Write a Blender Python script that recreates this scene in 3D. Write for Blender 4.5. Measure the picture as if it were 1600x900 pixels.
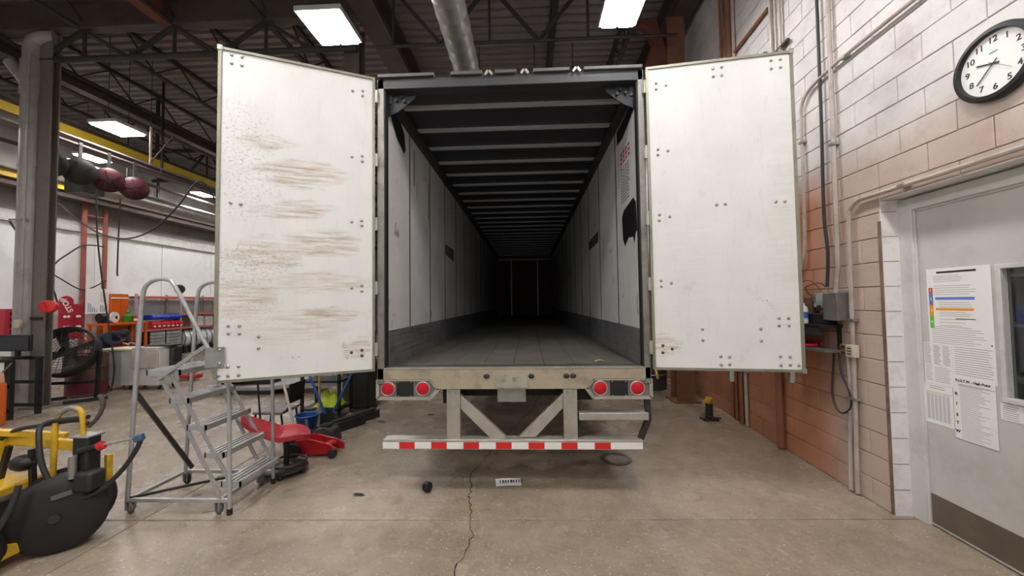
import bpy, bmesh, math, random
from mathutils import Vector, Matrix
random.seed(7)
for o in list(bpy.data.objects): bpy.data.objects.remove(o)
SC = bpy.context.scene
COL = SC.collection
# ------------------------------------------------------------------ camera
F_PX, CAM_H = 596.0, 1.75
PSI, TH, RHO = math.radians(2.3724), math.radians(2.1452), math.radians(0.75)
fwd = Vector((-math.sin(PSI)*math.cos(TH), math.cos(PSI)*math.cos(TH), math.sin(TH)))
rgt = Vector((math.cos(PSI), math.sin(PSI), 0)); upv = rgt.cross(fwd)
r2 = rgt*math.cos(RHO)-upv*math.sin(RHO); u2 = upv*math.cos(RHO)+rgt*math.sin(RHO)
cam = bpy.data.cameras.new('camera'); cam.sensor_width = 36; cam.lens = F_PX/1600*36; cam.clip_start = .02; cam.clip_end = 200
co = bpy.data.objects.new('camera', cam); COL.objects.link(co)
co.matrix_world = Matrix(((r2.x,u2.x,-fwd.x,0),(r2.y,u2.y,-fwd.y,0),(r2.z,u2.z,-fwd.z,CAM_H),(0,0,0,1)))
SC.camera = co
# ------------------------------------------------------------------ world, exposure
w = bpy.data.worlds.new('world'); SC.world = w; w.use_nodes = True
w.node_tree.nodes['Background'].inputs[0].default_value = (.95,.97,1,1)
w.node_tree.nodes['Background'].inputs[1].default_value = .34
vs = SC.view_settings; vs.view_transform = 'Standard'; vs.look = 'None'; vs.gamma = 1; vs.use_curve_mapping = False
vs.exposure = 0.0
LAMP = 78.0       # radiance of the hall's lamp panels
# ------------------------------------------------------------------ materials
def lin(c):
    if isinstance(c, str): c = tuple(int(c[i:i+2],16)/255 for i in (0,2,4))
    else: c = tuple(v/255 for v in c)
    return tuple(v/12.92 if v<=.04045 else ((v+.055)/1.055)**2.4 for v in c)
class NT:
    def __init__(s, name):
        s.m = bpy.data.materials.new(name); s.m.use_nodes = True; s.t = s.m.node_tree; s.b = s.t.nodes['Principled BSDF']
        s._pos = None
    def n(s, ty, **k):
        x = s.t.nodes.new(ty)
        for a, v in k.items(): setattr(x, a, v)
        return x
    def l(s, a, b): s.t.links.new(a, b)
    def pos(s, obj=False):
        if obj: return s.n('ShaderNodeTexCoord').outputs['Object']
        if not s._pos: s._pos = s.n('ShaderNodeNewGeometry').outputs['Position']
        return s._pos
    def math(s, op, a, b=0, clamp=False):
        x = s.n('ShaderNodeMath', operation=op, use_clamp=clamp)
        for i, v in enumerate((a, b)):
            if isinstance(v, (int, float)): x.inputs[i].default_value = v
            else: s.l(v, x.inputs[i])
        return x.outputs[0]
    def noise(s, scale, detail=4, stretch=(1,1,1), obj=False, rough=.55, src=None):
        mp = s.n('ShaderNodeMapping'); mp.inputs['Scale'].default_value = stretch
        s.l(src or s.pos(obj), mp.inputs[0])
        x = s.n('ShaderNodeTexNoise'); x.inputs['Scale'].default_value = scale; x.inputs['Detail'].default_value = detail
        x.inputs['Roughness'].default_value = rough
        s.l(mp.outputs[0], x.inputs['Vector']); return x.outputs['Fac']
    def ramp(s, fac, a, b):
        x = s.n('ShaderNodeMapRange'); x.inputs[1].default_value = a; x.inputs[2].default_value = b; x.clamp = True
        s.l(fac, x.inputs[0]); return x.outputs[0]
    def mix(s, fac, a, b):
        x = s.n('ShaderNodeMix', data_type='RGBA')
        if isinstance(fac, (int, float)): x.inputs[0].default_value = fac
        else: s.l(fac, x.inputs[0])
        for i, v in ((6, a), (7, b)):
            if isinstance(v, tuple): x.inputs[i].default_value = (*v[:3], 1)
            else: s.l(v, x.inputs[i])
        return x.outputs[2]
    def col(s, c):
        if isinstance(c, tuple): s.b.inputs['Base Color'].default_value = (*c[:3], 1)
        else: s.l(c, s.b.inputs['Base Color'])
    def set(s, **k):
        for a, v in k.items():
            i = s.b.inputs[a.replace('_', ' ')]
            if isinstance(v, (int, float, tuple)): i.default_value = v
            else: s.l(v, i)
    def bump(s, h, strength=.3, dist=.01):
        x = s.n('ShaderNodeBump'); x.inputs['Strength'].default_value = strength; x.inputs['Distance'].default_value = dist
        s.l(h, x.inputs['Height']); s.l(x.outputs[0], s.b.inputs['Normal'])
MATS = {}
def M(name, c, rough=.5, metal=0., var=.12, scale=6, dirt=None, dirt_amt=.5, bump=0., bscale=80, obj=False):
    if name in MATS: return MATS[name]
    s = NT(name); c = lin(c)
    dk = tuple(v*(1-var) for v in c); lt = tuple(min(1, v*(1+var)) for v in c)
    k = s.mix(s.ramp(s.noise(scale, 5, obj=obj), .3, .7), dk, lt)
    if dirt:
        k = s.mix(s.math('MULTIPLY', s.ramp(s.noise(scale*.7+.6, 7, obj=obj, rough=.7), .5, .72), dirt_amt), k, lin(dirt))
    s.col(k); s.set(Roughness=rough, Metallic=metal)
    if bump: s.bump(s.noise(bscale, 4, obj=obj), bump)
    MATS[name] = s.m; return s.m
def MF(name, c, rough=.5, metal=0.):
    if name in MATS: return MATS[name]
    s = NT(name); s.col(lin(c)); s.set(Roughness=rough, Metallic=metal); MATS[name] = s.m; return s.m
def ME(name, c, strength):
    s = NT(name); s.col(lin(c)); s.b.inputs['Emission Color'].default_value = (*lin(c), 1); s.b.inputs['Emission Strength'].default_value = strength
    MATS[name] = s.m; return s.m
# ------------------------------------------------------------------ mesh helpers
MW = {}
Z = Vector((0,0,1))
def V(*a): return Vector(a[0]) if len(a)==1 else Vector(a)
def catmull(pts, k=6):
    P = [V(p) for p in pts]; out = []
    for i in range(len(P)-1):
        p0 = P[max(i-1,0)]; p1 = P[i]; p2 = P[i+1]; p3 = P[min(i+2,len(P)-1)]
        for j in range(k):
            t = j/k
            out.append(.5*((2*p1)+(p2-p0)*t+(2*p0-5*p1+4*p2-p3)*t*t+(3*p1-p0-3*p2+p3)*t**3))
    return out+[P[-1]]
class MB:
    def __init__(s): s.v = []; s.f = []
    def add(s, vs, fs, mat=None):
        b = len(s.v); s.v += [(mat @ V(p)) if mat else V(p) for p in vs]; s.f += [tuple(i+b for i in f) for f in fs]; return s
    def box(s, c, d, rot=None):
        x, y, z = (q/2 for q in d)
        vs = [(-x,-y,-z),(x,-y,-z),(x,y,-z),(-x,y,-z),(-x,-y,z),(x,-y,z),(x,y,z),(-x,y,z)]
        m = Matrix.Translation(V(c))
        if rot is not None: m = m @ (rot.to_4x4() if hasattr(rot,'to_4x4') else Matrix.Rotation(rot,4,'Z'))
        return s.add(vs, [(0,3,2,1),(4,5,6,7),(0,1,5,4),(1,2,6,5),(2,3,7,6),(3,0,4,7)], m)
    def bb(s, x0,x1,y0,y1,z0,z1): return s.box(((x0+x1)/2,(y0+y1)/2,(z0+z1)/2),(abs(x1-x0),abs(y1-y0),abs(z1-z0)))
    def bar(s, a, b, wd, h, up=None):
        a, b = V(a), V(b); d = (b-a); L = d.length; d.normalize()
        u = V(up) if up else (Z if abs(d.z) < .95 else V(1,0,0))
        sd = d.cross(u).normalized(); u = sd.cross(d)
        R = Matrix((sd, d, u)).transposed()
        return s.box((a+b)/2, (wd, L, h), R)
    def cyl(s, a, b, r, r1=None, n=14, caps=True):
        a, b = V(a), V(b); r1 = r if r1 is None else r1; d = (b-a).normalized()
        u = d.cross(Z if abs(d.z) < .9 else V(1,0,0)).normalized(); w_ = d.cross(u)
        vs = []
        for p, q in ((a, r), (b, r1)):
            for i in range(n):
                t = 2*math.pi*i/n; vs.append(p+(u*math.cos(t)+w_*math.sin(t))*q)
        fs = [(i,(i+1)%n,n+(i+1)%n,n+i) for i in range(n)]
        if caps: fs += [tuple(range(n))[::-1], tuple(range(n,2*n))]
        return s.add(vs, fs)
    def tube(s, pts, r, n=8, smooth=0, closed=False):
        P = [V(p) for p in pts]
        if closed: P = P+[P[0]]
        if smooth: P = catmull(P, smooth)
        if closed: P = P[:-1]
        N = len(P); vs = []; u = None
        for i, p in enumerate(P):
            a = P[(i-1)%N] if (closed or i>0) else p; b = P[(i+1)%N] if (closed or i<N-1) else p
            d = (b-a).normalized()
            if u is None: u = d.cross(Z if abs(d.z)<.9 else V(1,0,0)).normalized()
            u = (u-d*u.dot(d)).normalized(); w_ = d.cross(u)
            rr = r[i] if isinstance(r, list) else r
            for k in range(n):
                t = 2*math.pi*k/n; vs.append(p+(u*math.cos(t)+w_*math.sin(t))*rr)
        fs = []
        for i in range(N if closed else N-1):
            j = (i+1)%N
            fs += [(i*n+k, i*n+(k+1)%n, j*n+(k+1)%n, j*n+k) for k in range(n)]
        if not closed: fs += [tuple(range(n))[::-1], tuple(range((N-1)*n, N*n))]
        return s.add(vs, fs)
    def lathe(s, prof, o=(0,0,0), ax=(0,0,1), n=24, caps=True):
        o = V(o); d = V(ax).normalized(); u = d.cross(Z if abs(d.z)<.9 else V(1,0,0)).normalized(); w_ = d.cross(u)
        vs = []
        for r, h in prof:
            for i in range(n):
                t = 2*math.pi*i/n; vs.append(o+d*h+(u*math.cos(t)+w_*math.sin(t))*max(r,.0005))
        fs = []
        for j in range(len(prof)-1):
            fs += [(j*n+i, j*n+(i+1)%n, (j+1)*n+(i+1)%n, (j+1)*n+i) for i in range(n)]
        if caps: fs += [tuple(range(n))[::-1], tuple(range((len(prof)-1)*n, len(prof)*n))]
        return s.add(vs, fs)
    def ring(s, c, ax, R, r, n=32, k=6):
        d = V(ax).normalized(); u = d.cross(Z if abs(d.z)<.9 else V(1,0,0)).normalized(); w_ = d.cross(u)
        return s.tube([V(c)+(u*math.cos(2*math.pi*i/n)+w_*math.sin(2*math.pi*i/n))*R for i in range(n)], r, k, closed=True)
    def prism(s, poly, o, ux, uy, depth):
        o, ux, uy = V(o), V(ux), V(uy); nn = ux.cross(uy).normalized()*depth; n = len(poly)
        vs = [o+ux*p[0]+uy*p[1] for p in poly]; vs += [p+nn for p in vs]
        return s.add(vs, [tuple(range(n))[::-1], tuple(range(n,2*n))]+[(i,(i+1)%n,n+(i+1)%n,n+i) for i in range(n)])
    def ball(s, c, r, n=12):
        if isinstance(r, (int,float)): r = (r,r,r)
        pr = [(math.sin(math.pi*i/(n//2)), -math.cos(math.pi*i/(n//2))) for i in range(n//2+1)]
        q = MB().lathe(pr, n=n); return s.add([(V(c)+V(p.x*r[0],p.y*r[1],p.z*r[2])) for p in q.v], q.f)
    def grid(s, fn, nu, nv, thick=None):
        vs = [V(fn(i/nu, j/nv)) for j in range(nv+1) for i in range(nu+1)]; W_ = nu+1
        fs = [(j*W_+i, j*W_+i+1, (j+1)*W_+i+1, (j+1)*W_+i) for j in range(nv) for i in range(nu)]
        if thick:
            n = len(vs); t = V(thick); vs = vs+[p+t for p in vs]; fs = fs+[tuple(i+n for i in f)[::-1] for f in fs]
            rim = list(range(W_))+[j*W_+nu for j in range(1,nv+1)]+[nv*W_+i for i in range(nu-1,-1,-1)]+[j*W_ for j in range(nv-1,0,-1)]
            fs += [(rim[k], rim[(k+1)%len(rim)], rim[(k+1)%len(rim)]+n, rim[k]+n)[::-1] for k in range(len(rim))]
        return s.add(vs, fs)
    def mesh(s, name, parent=None, local=False):
        vs = s.v
        if parent is not None and not local:
            inv = MW[parent.name].inverted(); vs = [inv @ p for p in vs]
        me = bpy.data.meshes.new(name); me.from_pydata([tuple(p) for p in vs], [], s.f)
        bm = bmesh.new(); bm.from_mesh(me); bmesh.ops.recalc_face_normals(bm, faces=bm.faces); bm.to_mesh(me); bm.free()
        me.polygons.foreach_set('use_smooth', [True]*len(me.polygons)); me.set_sharp_from_angle(angle=math.radians(38))
        return me
    def build(s, name, mat, parent=None, bevel=0, local=False):
        me = s.mesh(name, parent, local); me.materials.append(mat)
        o = bpy.data.objects.new(name, me); COL.objects.link(o)
        if parent is not None: o.parent = parent; MW[o.name] = MW[parent.name].copy()
        else: MW[o.name] = Matrix.Identity(4)
        if bevel:
            b = o.modifiers.new('bevel', 'BEVEL'); b.width = bevel; b.segments = 2; b.limit_method = 'ANGLE'
        return o
def B(): return MB()
def thing(name, label, cat, loc=(0,0,0), rz=0., group=None):
    o = bpy.data.objects.new(name, None); COL.objects.link(o); o.empty_display_size = .1
    o.location = loc; o.rotation_euler = (0,0,rz); MW[o.name] = Matrix.Translation(V(loc)) @ Matrix.Rotation(rz,4,'Z')
    o['label'] = label; o['category'] = cat
    if group: o['group'] = group
    return o
def tag(o, label, cat, group=None):
    # a one-mesh thing: move its origin to its base
    me = o.data; xs = [v.co for v in me.vertices]
    c = V((min(p.x for p in xs)+max(p.x for p in xs))/2, (min(p.y for p in xs)+max(p.y for p in xs))/2, min(p.z for p in xs))
    for v in me.vertices: v.co -= c
    o.location = c; MW[o.name] = Matrix.Translation(c)
    o['label'] = label; o['category'] = cat
    if group: o['group'] = group
    return o
def struct(o): o['kind'] = 'structure'; return o
def inst(me, name, parent, M4):
    o = bpy.data.objects.new(name, me); COL.objects.link(o); o.parent = parent
    o.matrix_local = MW[parent.name].inverted() @ M4; MW[o.name] = M4; return o
def copy_tree(o, loc=None, rz=None, parent=None, **props):
    c = o.copy(); COL.objects.link(c)
    if parent is not None: c.parent = parent
    if loc is not None: c.location = loc
    if rz is not None: c.rotation_euler = (0,0,rz)
    for k, v in props.items(): c[k] = v
    for ch in list(o.children): copy_tree(ch, parent=c)
    return c
def text(s, size, M4, mat, parent, name='lettering', depth=.0008, align='CENTER', bold=0.):
    cu = bpy.data.curves.new('t', 'FONT'); cu.body = s; cu.size = size; cu.extrude = depth; cu.align_x = align; cu.align_y = 'CENTER'; cu.offset = bold
    to = bpy.data.objects.new('t', cu); COL.objects.link(to); dg = bpy.context.evaluated_depsgraph_get()
    me = bpy.data.meshes.new_from_object(to.evaluated_get(dg)); bpy.data.objects.remove(to); bpy.data.curves.remove(cu)
    me.materials.clear(); me.materials.append(mat); me.name = name
    return inst(me, name, parent, M4)
def frame(o, x, y):   # 4x4 with local x,y axes given (z = x cross y)
    x = V(x).normalized(); y = V(y).normalized(); z = x.cross(y)
    m = Matrix((x, y, z)).transposed().to_4x4(); return Matrix.Translation(V(o)) @ m
# common materials
steel = M('galvanised_steel', (168,168,164), .38, .7, .12, 9, (110,104,96), .5)
alum = M('dull_aluminium', (186,182,170), .42, .55, .1, 7, (120,108,90), .45)
darksteel = M('dark_steel', (62,60,60), .5, .4, .2, 8)
black = M('black_plastic', (26,26,28), .5, 0, .2, 20)
rubber = M('black_rubber', (30,29,29), .75, 0, .2, 15)
brownsteel = M('brown_primer_steel', (92,78,74), .6, .1, .15, 3, (60,48,44), .6)
rustred = M('rust_red_steel', (112,64,52), .65, .1, .18, 4, (86,48,40), .6)
joist_m = M('dark_joist_paint', (58,54,54), .6, .1, .15, 4)
white_p = M('white_paper', (240,238,236), .7, 0, .02, 4)
ink = MF('black_ink', (40,38,42), .6); ink_soft = MF('grey_ink', (150,146,150), .6)
yellow = M('yellow_paint', (222,176,40), .45, 0, .12, 8, (120,92,40), .7)
red = M('red_paint', (196,34,40), .4, 0, .12, 8)
redm = M('red_matt_plastic', (186,48,60), .45, 0, .1, 6)
blue = M('blue_paint', (40,84,150), .45, 0, .12, 8)
white_pt = M('white_paint', (232,232,230), .4, 0, .05, 5)
orange = M('orange_paint', (226,104,36), .5, 0, .1, 5)
hose_m = M('black_hose', (44,43,44), .55, 0, .2, 25)
cable_m = M('dark_cable', (50,46,46), .6, 0, .1, 10)
# concrete floor
s = NT('worn_concrete'); p = s.pos()
c = s.mix(s.ramp(s.noise(.8,7,rough=.62), .3, .7), lin((138,124,107)), lin((184,168,147)))
c = s.mix(s.math('MULTIPLY', s.ramp(s.noise(7,9,rough=.78), .42, .72), .45), c, lin((98,86,73)))
c = s.mix(s.math('MULTIPLY', s.ramp(s.noise(60,3), .58, .7), .55), c, lin((196,182,160)))
c = s.mix(s.math('MULTIPLY', s.ramp(s.noise(34,6,rough=.75), .56, .72), .5), c, lin((78,68,60)))
sv = s.n('ShaderNodeTexVoronoi'); sv.inputs['Scale'].default_value = 21; s.l(p, sv.inputs['Vector'])
c = s.mix(s.math('MULTIPLY', s.math('LESS_THAN', sv.outputs['Distance'], .13), .6), c, lin((222,210,192)))
s.col(c); s.set(Roughness=s.math('ADD', s.math('MULTIPLY', s.ramp(s.noise(2.2,6), .3, .7), .2), .16))
s.bump(s.math('ADD', s.noise(26,5), s.math('MULTIPLY', s.noise(120,3), .6)), .42, .009); concrete = s.m
# block wall paint: white above, terracotta wainscot, greyed by wear towards the doorway
s = NT('painted_block'); p = s.pos()
sx = s.n('ShaderNodeSeparateXYZ'); s.l(p, sx.inputs[0])
zz = s.math('ADD', sx.outputs['Z'], s.math('MULTIPLY', s.math('SUBTRACT', s.noise(1.6,4), .5), .5))
wain = s.math('SUBTRACT', 1, s.ramp(zz, 2.75, 3.2))
worn = s.math('SUBTRACT', 1, s.ramp(s.math('ADD', sx.outputs['Y'], s.math('MULTIPLY', s.noise(1.2,3), .5)), 3.95, 4.35))
wh = s.mix(s.ramp(s.noise(2.5,6), .35, .7), lin((205,199,197)), lin((226,222,220)))
tc = s.mix(s.ramp(s.noise(2.0,6), .3, .7), lin((180,118,88)), lin((204,146,114)))
tc = s.mix(s.math('MULTIPLY', worn, .82), tc, lin((198,184,174)))
c = s.mix(wain, wh, tc)
c = s.mix(s.math('MULTIPLY', s.ramp(s.noise(3.5,7,rough=.7), .5, .75), .4), c, lin((150,126,112)))
c = s.mix(s.math('MULTIPLY', s.ramp(s.noise(18,6,rough=.75), .56, .72), .22), c, lin((126,112,106)))
s.col(c); s.set(Roughness=.55); s.bump(s.math('ADD', s.noise(45,6,rough=.7), s.noise(8,3)), .35, .006); block_m = s.m
mortar = M('mortar', (150,138,130), .85, 0, .15, 12)
# ------------------------------------------------------------------ floor
fl = struct(B().bb(-13.9,4.2,-4,26.3,-.2,-.014).build('floor', M('joint_dirt', (58,52,47), .9)))
xs = [(-13.8,-8.3),(-8.3,-3.2),(-3.2,4.1)]; ys = [(-4,3.14),(3.14,9.2),(9.2,15.3),(15.3,26.2)]
gp = .005
for x0,x1 in xs:
    for y0,y1 in ys:
        a0 = y0+gp; a1 = y1-gp; sl = .021
        B().prism([(x0+gp,a0+sl*x0),(x1-gp,a0+sl*x1),(x1-gp,a1+sl*x1),(x0+gp,a1+sl*x0)], (0,0,-.1), (1,0,0), (0,1,0), .1).build('slab', concrete, fl, bevel=.003)
def crack(pts, wd):
    m = B(); P = []
    for i in range(len(pts)-1):
        a, b = V(*pts[i],.0008), V(*pts[i+1],.0008)
        n = max(2, int((b-a).length/.035))
        for k in range(n): q = a.lerp(b, k/n); P.append(q+V(random.uniform(-.014,.014), random.uniform(-.008,.008), 0))
    for i in range(len(P)-1):
        d = (P[i+1]-P[i]).normalized(); nn = V(-d.y,d.x,0)
        w0 = wd*random.uniform(.5,1.2)
        m.add([P[i]-nn*w0/2-d*.004, P[i+1]-nn*w0/2+d*.004, P[i+1]+nn*w0/2+d*.004, P[i]+nn*w0/2-d*.004], [(0,1,2,3)])
    return m
m = crack([(-.48,1.6),(-.51,2.5),(-.44,2.9),(-.56,3.54),(-.6,3.95),(-.47,4.5),(-.28,5.2),(0,6.15),(.2,7.2),(.1,8.5)], .009)
m.v += []; m.build('crack', MF('crack_dirt', (40,34,30), .9), fl)
# ------------------------------------------------------------------ ceiling: corrugated deck, joists, girders
m = B(); prof = []
y = -4.0
while y < 26:
    prof += [(y,7.4),(y+.11,7.4),(y+.13,7.46),(y+.2,7.46),(y+.22,7.4)]; y += .22
vs = [(-13.9,a,b) for a,b in prof]+[(3.9,a,b) for a,b in prof]; n = len(prof)
m.add(vs, [(i,i+1,n+i+1,n+i) for i in range(n-1)])
m.bb(-13.9,3.9,-4,26,7.5,7.55)
ceil = struct(m.build('ceiling', M('roof_deck', (150,139,139), .55, .1, .12, 2, (104,93,92), .5)))
webm = B().bar((0,-.3,6.84),(0,.3,7.34),.028,.028).mesh('web_bar'); webm.materials.append(joist_m)
webm2 = B().bar((0,.3,6.84),(0,-.3,7.34),.028,.028).mesh('web_bar'); webm2.materials.append(joist_m)
for X in (-11.55,-9.8,-8.05,-6.3,-4.6,-1.2,.55,2.0):
    j = B().bb(X-.04,X+.04,-3.5,26,7.33,7.4).build('roof_joist', joist_m, ceil)
    B().bb(X-.045,X+.045,-3.5,26,6.8,6.85).build('bottom_chord', joist_m, j)
    yy = 3.0; k = 0
    while yy < 19:
        inst(webm if k%2 == 0 else webm2, 'web_bar', j, Matrix.Translation((X,yy+.3,0))); yy += .6; k += 1
# girder trusses across the hall
def girder(Y, x0, x1, solid_to):
    gdr = B().cyl((x0,Y,6.27),(x1,Y,6.27),.055 if x0 < -3 else .028,n=10).build('girder_chord', joist_m, ceil)
    if solid_to is not None:
        q = B().bb(x0,solid_to,Y-.09,Y+.09,6.8,6.83).bb(x0,solid_to,Y-.012,Y+.012,6.83,7.3).bb(x0,solid_to,Y-.09,Y+.09,7.3,7.33)
        q.build('girder_beam', brownsteel, ceil)
    else: B().bb(x0,x1,Y-.06,Y+.06,7.28,7.36).build('girder_top_chord', joist_m, ceil)
    X = x0+.3; k = 0
    while X+.85 < x1:
        a, b = (6.27, 6.82 if X < (solid_to or -99) else 7.3)
        B().bar((X,Y,a if k%2 else b),(X+.85,Y,b if k%2 else a),.07,.05).build('girder_web', joist_m, ceil)
        if k%2 == 0: B().bar((X,Y,a),(X,Y,b),.04,.04).build('girder_web', joist_m, ceil)
        X += .85; k += 1
girder(6.45,-13.4,-2.95,-2.95); girder(6.45,-2.6,2.6,None); girder(13,-13.4,3,None); girder(19.5,-13.4,3,None)
def ibeam_y(name, X, y0, y1, z0, z1, wd, mat):
    q = B().bb(X-wd/2,X+wd/2,y0,y1,z0,z0+.03).bb(X-.015,X+.015,y0,y1,z0+.03,z1-.03).bb(X-wd/2,X+wd/2,y0,y1,z1-.03,z1)
    return q.build(name, mat, ceil)
ibeam_y('roof_beam', -2.72, -3.5, 26, 6.78, 7.36, .42, brownsteel)
ibeam_y('roof_beam', 2.8, -3.5, 26, 6.78, 7.36, .34, brownsteel)
ibeam_y('roof_beam', -6.4, -3.5, 6.4, 6.78, 7.3, .2, rustred)
ibeam_y('roof_beam', -9.9, 6.4, 26, 6.55, 6.8, .3, brownsteel)
for X, zz0 in ((-9.35,6.2),(-10.6,6.0),(-12.2,5.7)):
    B().cyl((X,6.6,zz0),(X,25,zz0),.05,n=8).build('service_pipe', brownsteel, ceil)
for yy in (7.4, 10.3): 
    B().cyl((-2.2,yy,6.2),(2.3,yy,6.24),.025,n=8).build('sprinkler_pipe', M('pale_pipe', (150,146,146), .5, .3), ceil)
    for X in (-.9,.2,.95): B().cyl((X,yy,6.2),(X,yy,6.85),.012,n=6).build('pipe_hanger', joist_m, ceil)
# duct
q = B(); pr = []
h = -4.0
while h < 22: pr += [(.2,h),(.208,h+.02),(.208,h+.05),(.2,h+.07)]; h += .28
q.lathe(pr, (-.93,0,5.5), (0,1,0), 24)
d_ = thing('spiral_duct', 'round silver spiral ventilation duct running under the roof above the trailer', 'duct', (-.93,4.5,5.3))
q.build('duct_tube', M('zinc_duct', (176,174,170), .4, .6, .1, 5), d_)
for yy in (1.5,5.4,9.5): B().bar((-.93,yy,5.7),(-.93,yy,7.4),.03,.006).build('strap', joist_m, d_)
# ------------------------------------------------------------------ lamps
lamp_e = ME('lamp_panel', (255,252,250), LAMP)
lamp_h = M('lamp_housing', (190,190,188), .5)
def lamp(X, Y, L, W, label, z=5.5):
    t = thing('high_bay_lamp', label, 'lamp', (X,Y,z), 0, 'high bay lamps under the roof')
    B().bb(X-W/2-.03,X+W/2+.03,Y-L/2-.03,Y+L/2+.03,z+.03,z+.1).build('housing', lamp_h, t, bevel=.01)
    for sx_ in (-1,1):
        cx = X+sx_*W/4
        B().bb(cx-W/4+.02,cx+W/4-.02,Y-L/2,Y+L/2,z,z+.032).build('light_panel', lamp_e, t)
    for a in (-1,1): B().cyl((X,Y+a*L/3,z+.1),(X,Y+a*L/3,7.4),.006,n=6).build('hanger', joist_m, t)
lamp(-2.65,4.97,.6,.56,'lit high bay lamp above the stained left trailer door')
lamp(1.28,4.8,.72,.46,'lit high bay lamp above the right trailer door near the block wall')
lamp(-8.62,7.6,.6,.56,'lit high bay lamp above the hose reels near the grey column')
lamp(-2.65,1.75,.6,.56,'high bay lamp over the floor in front of the stained door')
lamp(1.28,1.75,.72,.46,'high bay lamp over the floor in front of the white door')
lamp(-8.62,1.5,.6,.56,'high bay lamp over the left bay in front of the grey column')
lamp(-8.62,13.6,.6,.56,'high bay lamp deep in the left bay by the shelving')
lamp(-12.0,6.0,.6,.56,'added fill lamp left of the grey column',5.9)  # this lamp and the next three are added to brighten the left wall
lamp(-12.0,13.6,.6,.56,'added fill lamp above the red shelving rack',5.9)
lamp(-12.0,10.0,.6,.56,'added fill lamp close to the white left wall',5.9)
lamp(-11.6,16.5,.6,.56,'added fill lamp at the back of the left bay',5.9)
lamp(1.28,-.9,.72,.46,'added fill lamp behind the viewer near the office door')  # extra unseen row, added to brighten the trailer's inner walls
lamp(-2.65,-.9,.6,.56,'added fill lamp behind the viewer in the trailer bay')
lamp(1.28,-3.4,.72,.46,'farthest high bay lamp behind the viewer near the office door')
lamp(-2.65,-3.4,.6,.56,'farthest high bay lamp behind the viewer in the trailer bay')
lamp(-3.9,11.2,.6,.56,'high bay lamp beside the trailer far down the bay')
lamp(2.0,11.2,.72,.46,'high bay lamp between trailer and block wall far down the bay')
# ------------------------------------------------------------------ right wall of blocks
WA = math.radians(2.4); WO = V(2.92,3.3,0); WT = V(math.sin(WA),math.cos(WA),0); WN = V(-math.cos(WA),math.sin(WA),0)
def W(s_, z, d=0.): return WO+WT*s_+WN*d+V(0,0,z)
def wmat(s_, z, d=0.):  # x along wall towards viewer (-s), y up, z out of the wall
    return frame(W(s_,z,d), -WT, Z)
def wbox(m, s0,s1,z0,z1,d0,d1):
    c = W((s0+s1)/2,(z0+z1)/2,(d0+d1)/2); R = Matrix((WT, WN, Z)).transposed()
    return m.box(c, (abs(s1-s0),abs(d1-d0),abs(z1-z0)), R)
OP0, OP1, OPZ = -1.12, -.05, 2.556
q = B(); 
for a,b,c_,d_z in ((OP1+.012,5.8,0,7.4),(-3.2,OP0-.012,0,7.4),(OP0,OP1,OPZ+.01,7.4)): wbox(q,a,b,c_,d_z,-.2,-.012)
wr = struct(q.build('wall_right', mortar))
CH, BL, J = .2045, .409, .0055
blocks = []
for k in range(37):
    z0, z1 = k*CH, min((k+1)*CH, 7.4)
    s0 = -3.2-(BL/2 if k%2 else 0)+.085
    while s0 < 5.8:
        a, b = max(s0,-3.2), min(s0+BL,5.8); s0 += BL
        if b-a < .03: continue
        segs = [(a,b,z0,z1)]
        if z0 < OPZ:
            segs = []
            if z1 > OPZ:
                if a < OP0: segs.append((a,min(b,OP0),z0,z1))
                if b > OP1: segs.append((max(a,OP1),b,z0,z1))
                aa, bb_ = max(a,OP0), min(b,OP1)
                if bb_-aa > .03: segs.append((aa,bb_,OPZ,z1))
            else:
                if a < OP0: segs.append((a,min(b,OP0),z0,z1))
                if b > OP1: segs.append((max(a,OP1),b,z0,z1))
        blocks += [g for g in segs if g[1]-g[0] > .03]
def vis(g):
    P = W((g[0]+g[1])/2,(g[2]+g[3])/2)-V(0,0,CAM_H); f_ = P.dot(fwd)
    if f_ < .3: return 0
    x = 800+F_PX*P.dot(r2)/f_; y_ = 450-F_PX*P.dot(u2)/f_
    inside = -20 < x < 1640 and -20 < y_ < 930 and not (1015 < x < 1235 and 110 < y_ < 570)
    return (1 if inside else .02)*(g[1]-g[0])*(g[3]-g[2])*abs(P.normalized().dot(WN))/P.length_squared
blocks.sort(key=vis, reverse=True)
cache = {}; rest = B()
for i, g in enumerate(blocks):
    if i < 300:
        key = (round(g[1]-g[0],3), round(g[3]-g[2],3))
        if key not in cache:
            L_, H_ = key[0]-J, key[1]-J; e = .004
            vs = [(-L_/2,-H_/2,-.06),(L_/2,-H_/2,-.06),(L_/2,H_/2,-.06),(-L_/2,H_/2,-.06),(-L_/2,-H_/2,-e),(L_/2,-H_/2,-e),(L_/2,H_/2,-e),(-L_/2,H_/2,-e),
                  (-L_/2+e,-H_/2+e,0),(L_/2-e,-H_/2+e,0),(L_/2-e,H_/2-e,0),(-L_/2+e,H_/2-e,0)]
            q = B().add(vs, [(0,3,2,1)]+[(a,(a+1)%4,4+(a+1)%4,4+a) for a in range(4)]+[(4+a,4+(a+1)%4,8+(a+1)%4,8+a) for a in range(4)]+[(8,9,10,11)])
            cache[key] = q.mesh('block'); cache[key].materials.append(block_m)
        inst(cache[key], 'block', wr, wmat((g[0]+g[1])/2,(g[2]+g[3])/2,random.uniform(-.001,.0015)))
    else: wbox(rest, g[0]+J/2,g[1]-J/2,g[2]+J/2,g[3]-J/2,-.06,0)
wbox(rest,5.803,22.8,0,7.4,-.2,0)
o = rest.build('far_blocks', block_m, wr); o['kind'] = 'stuff'
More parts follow.
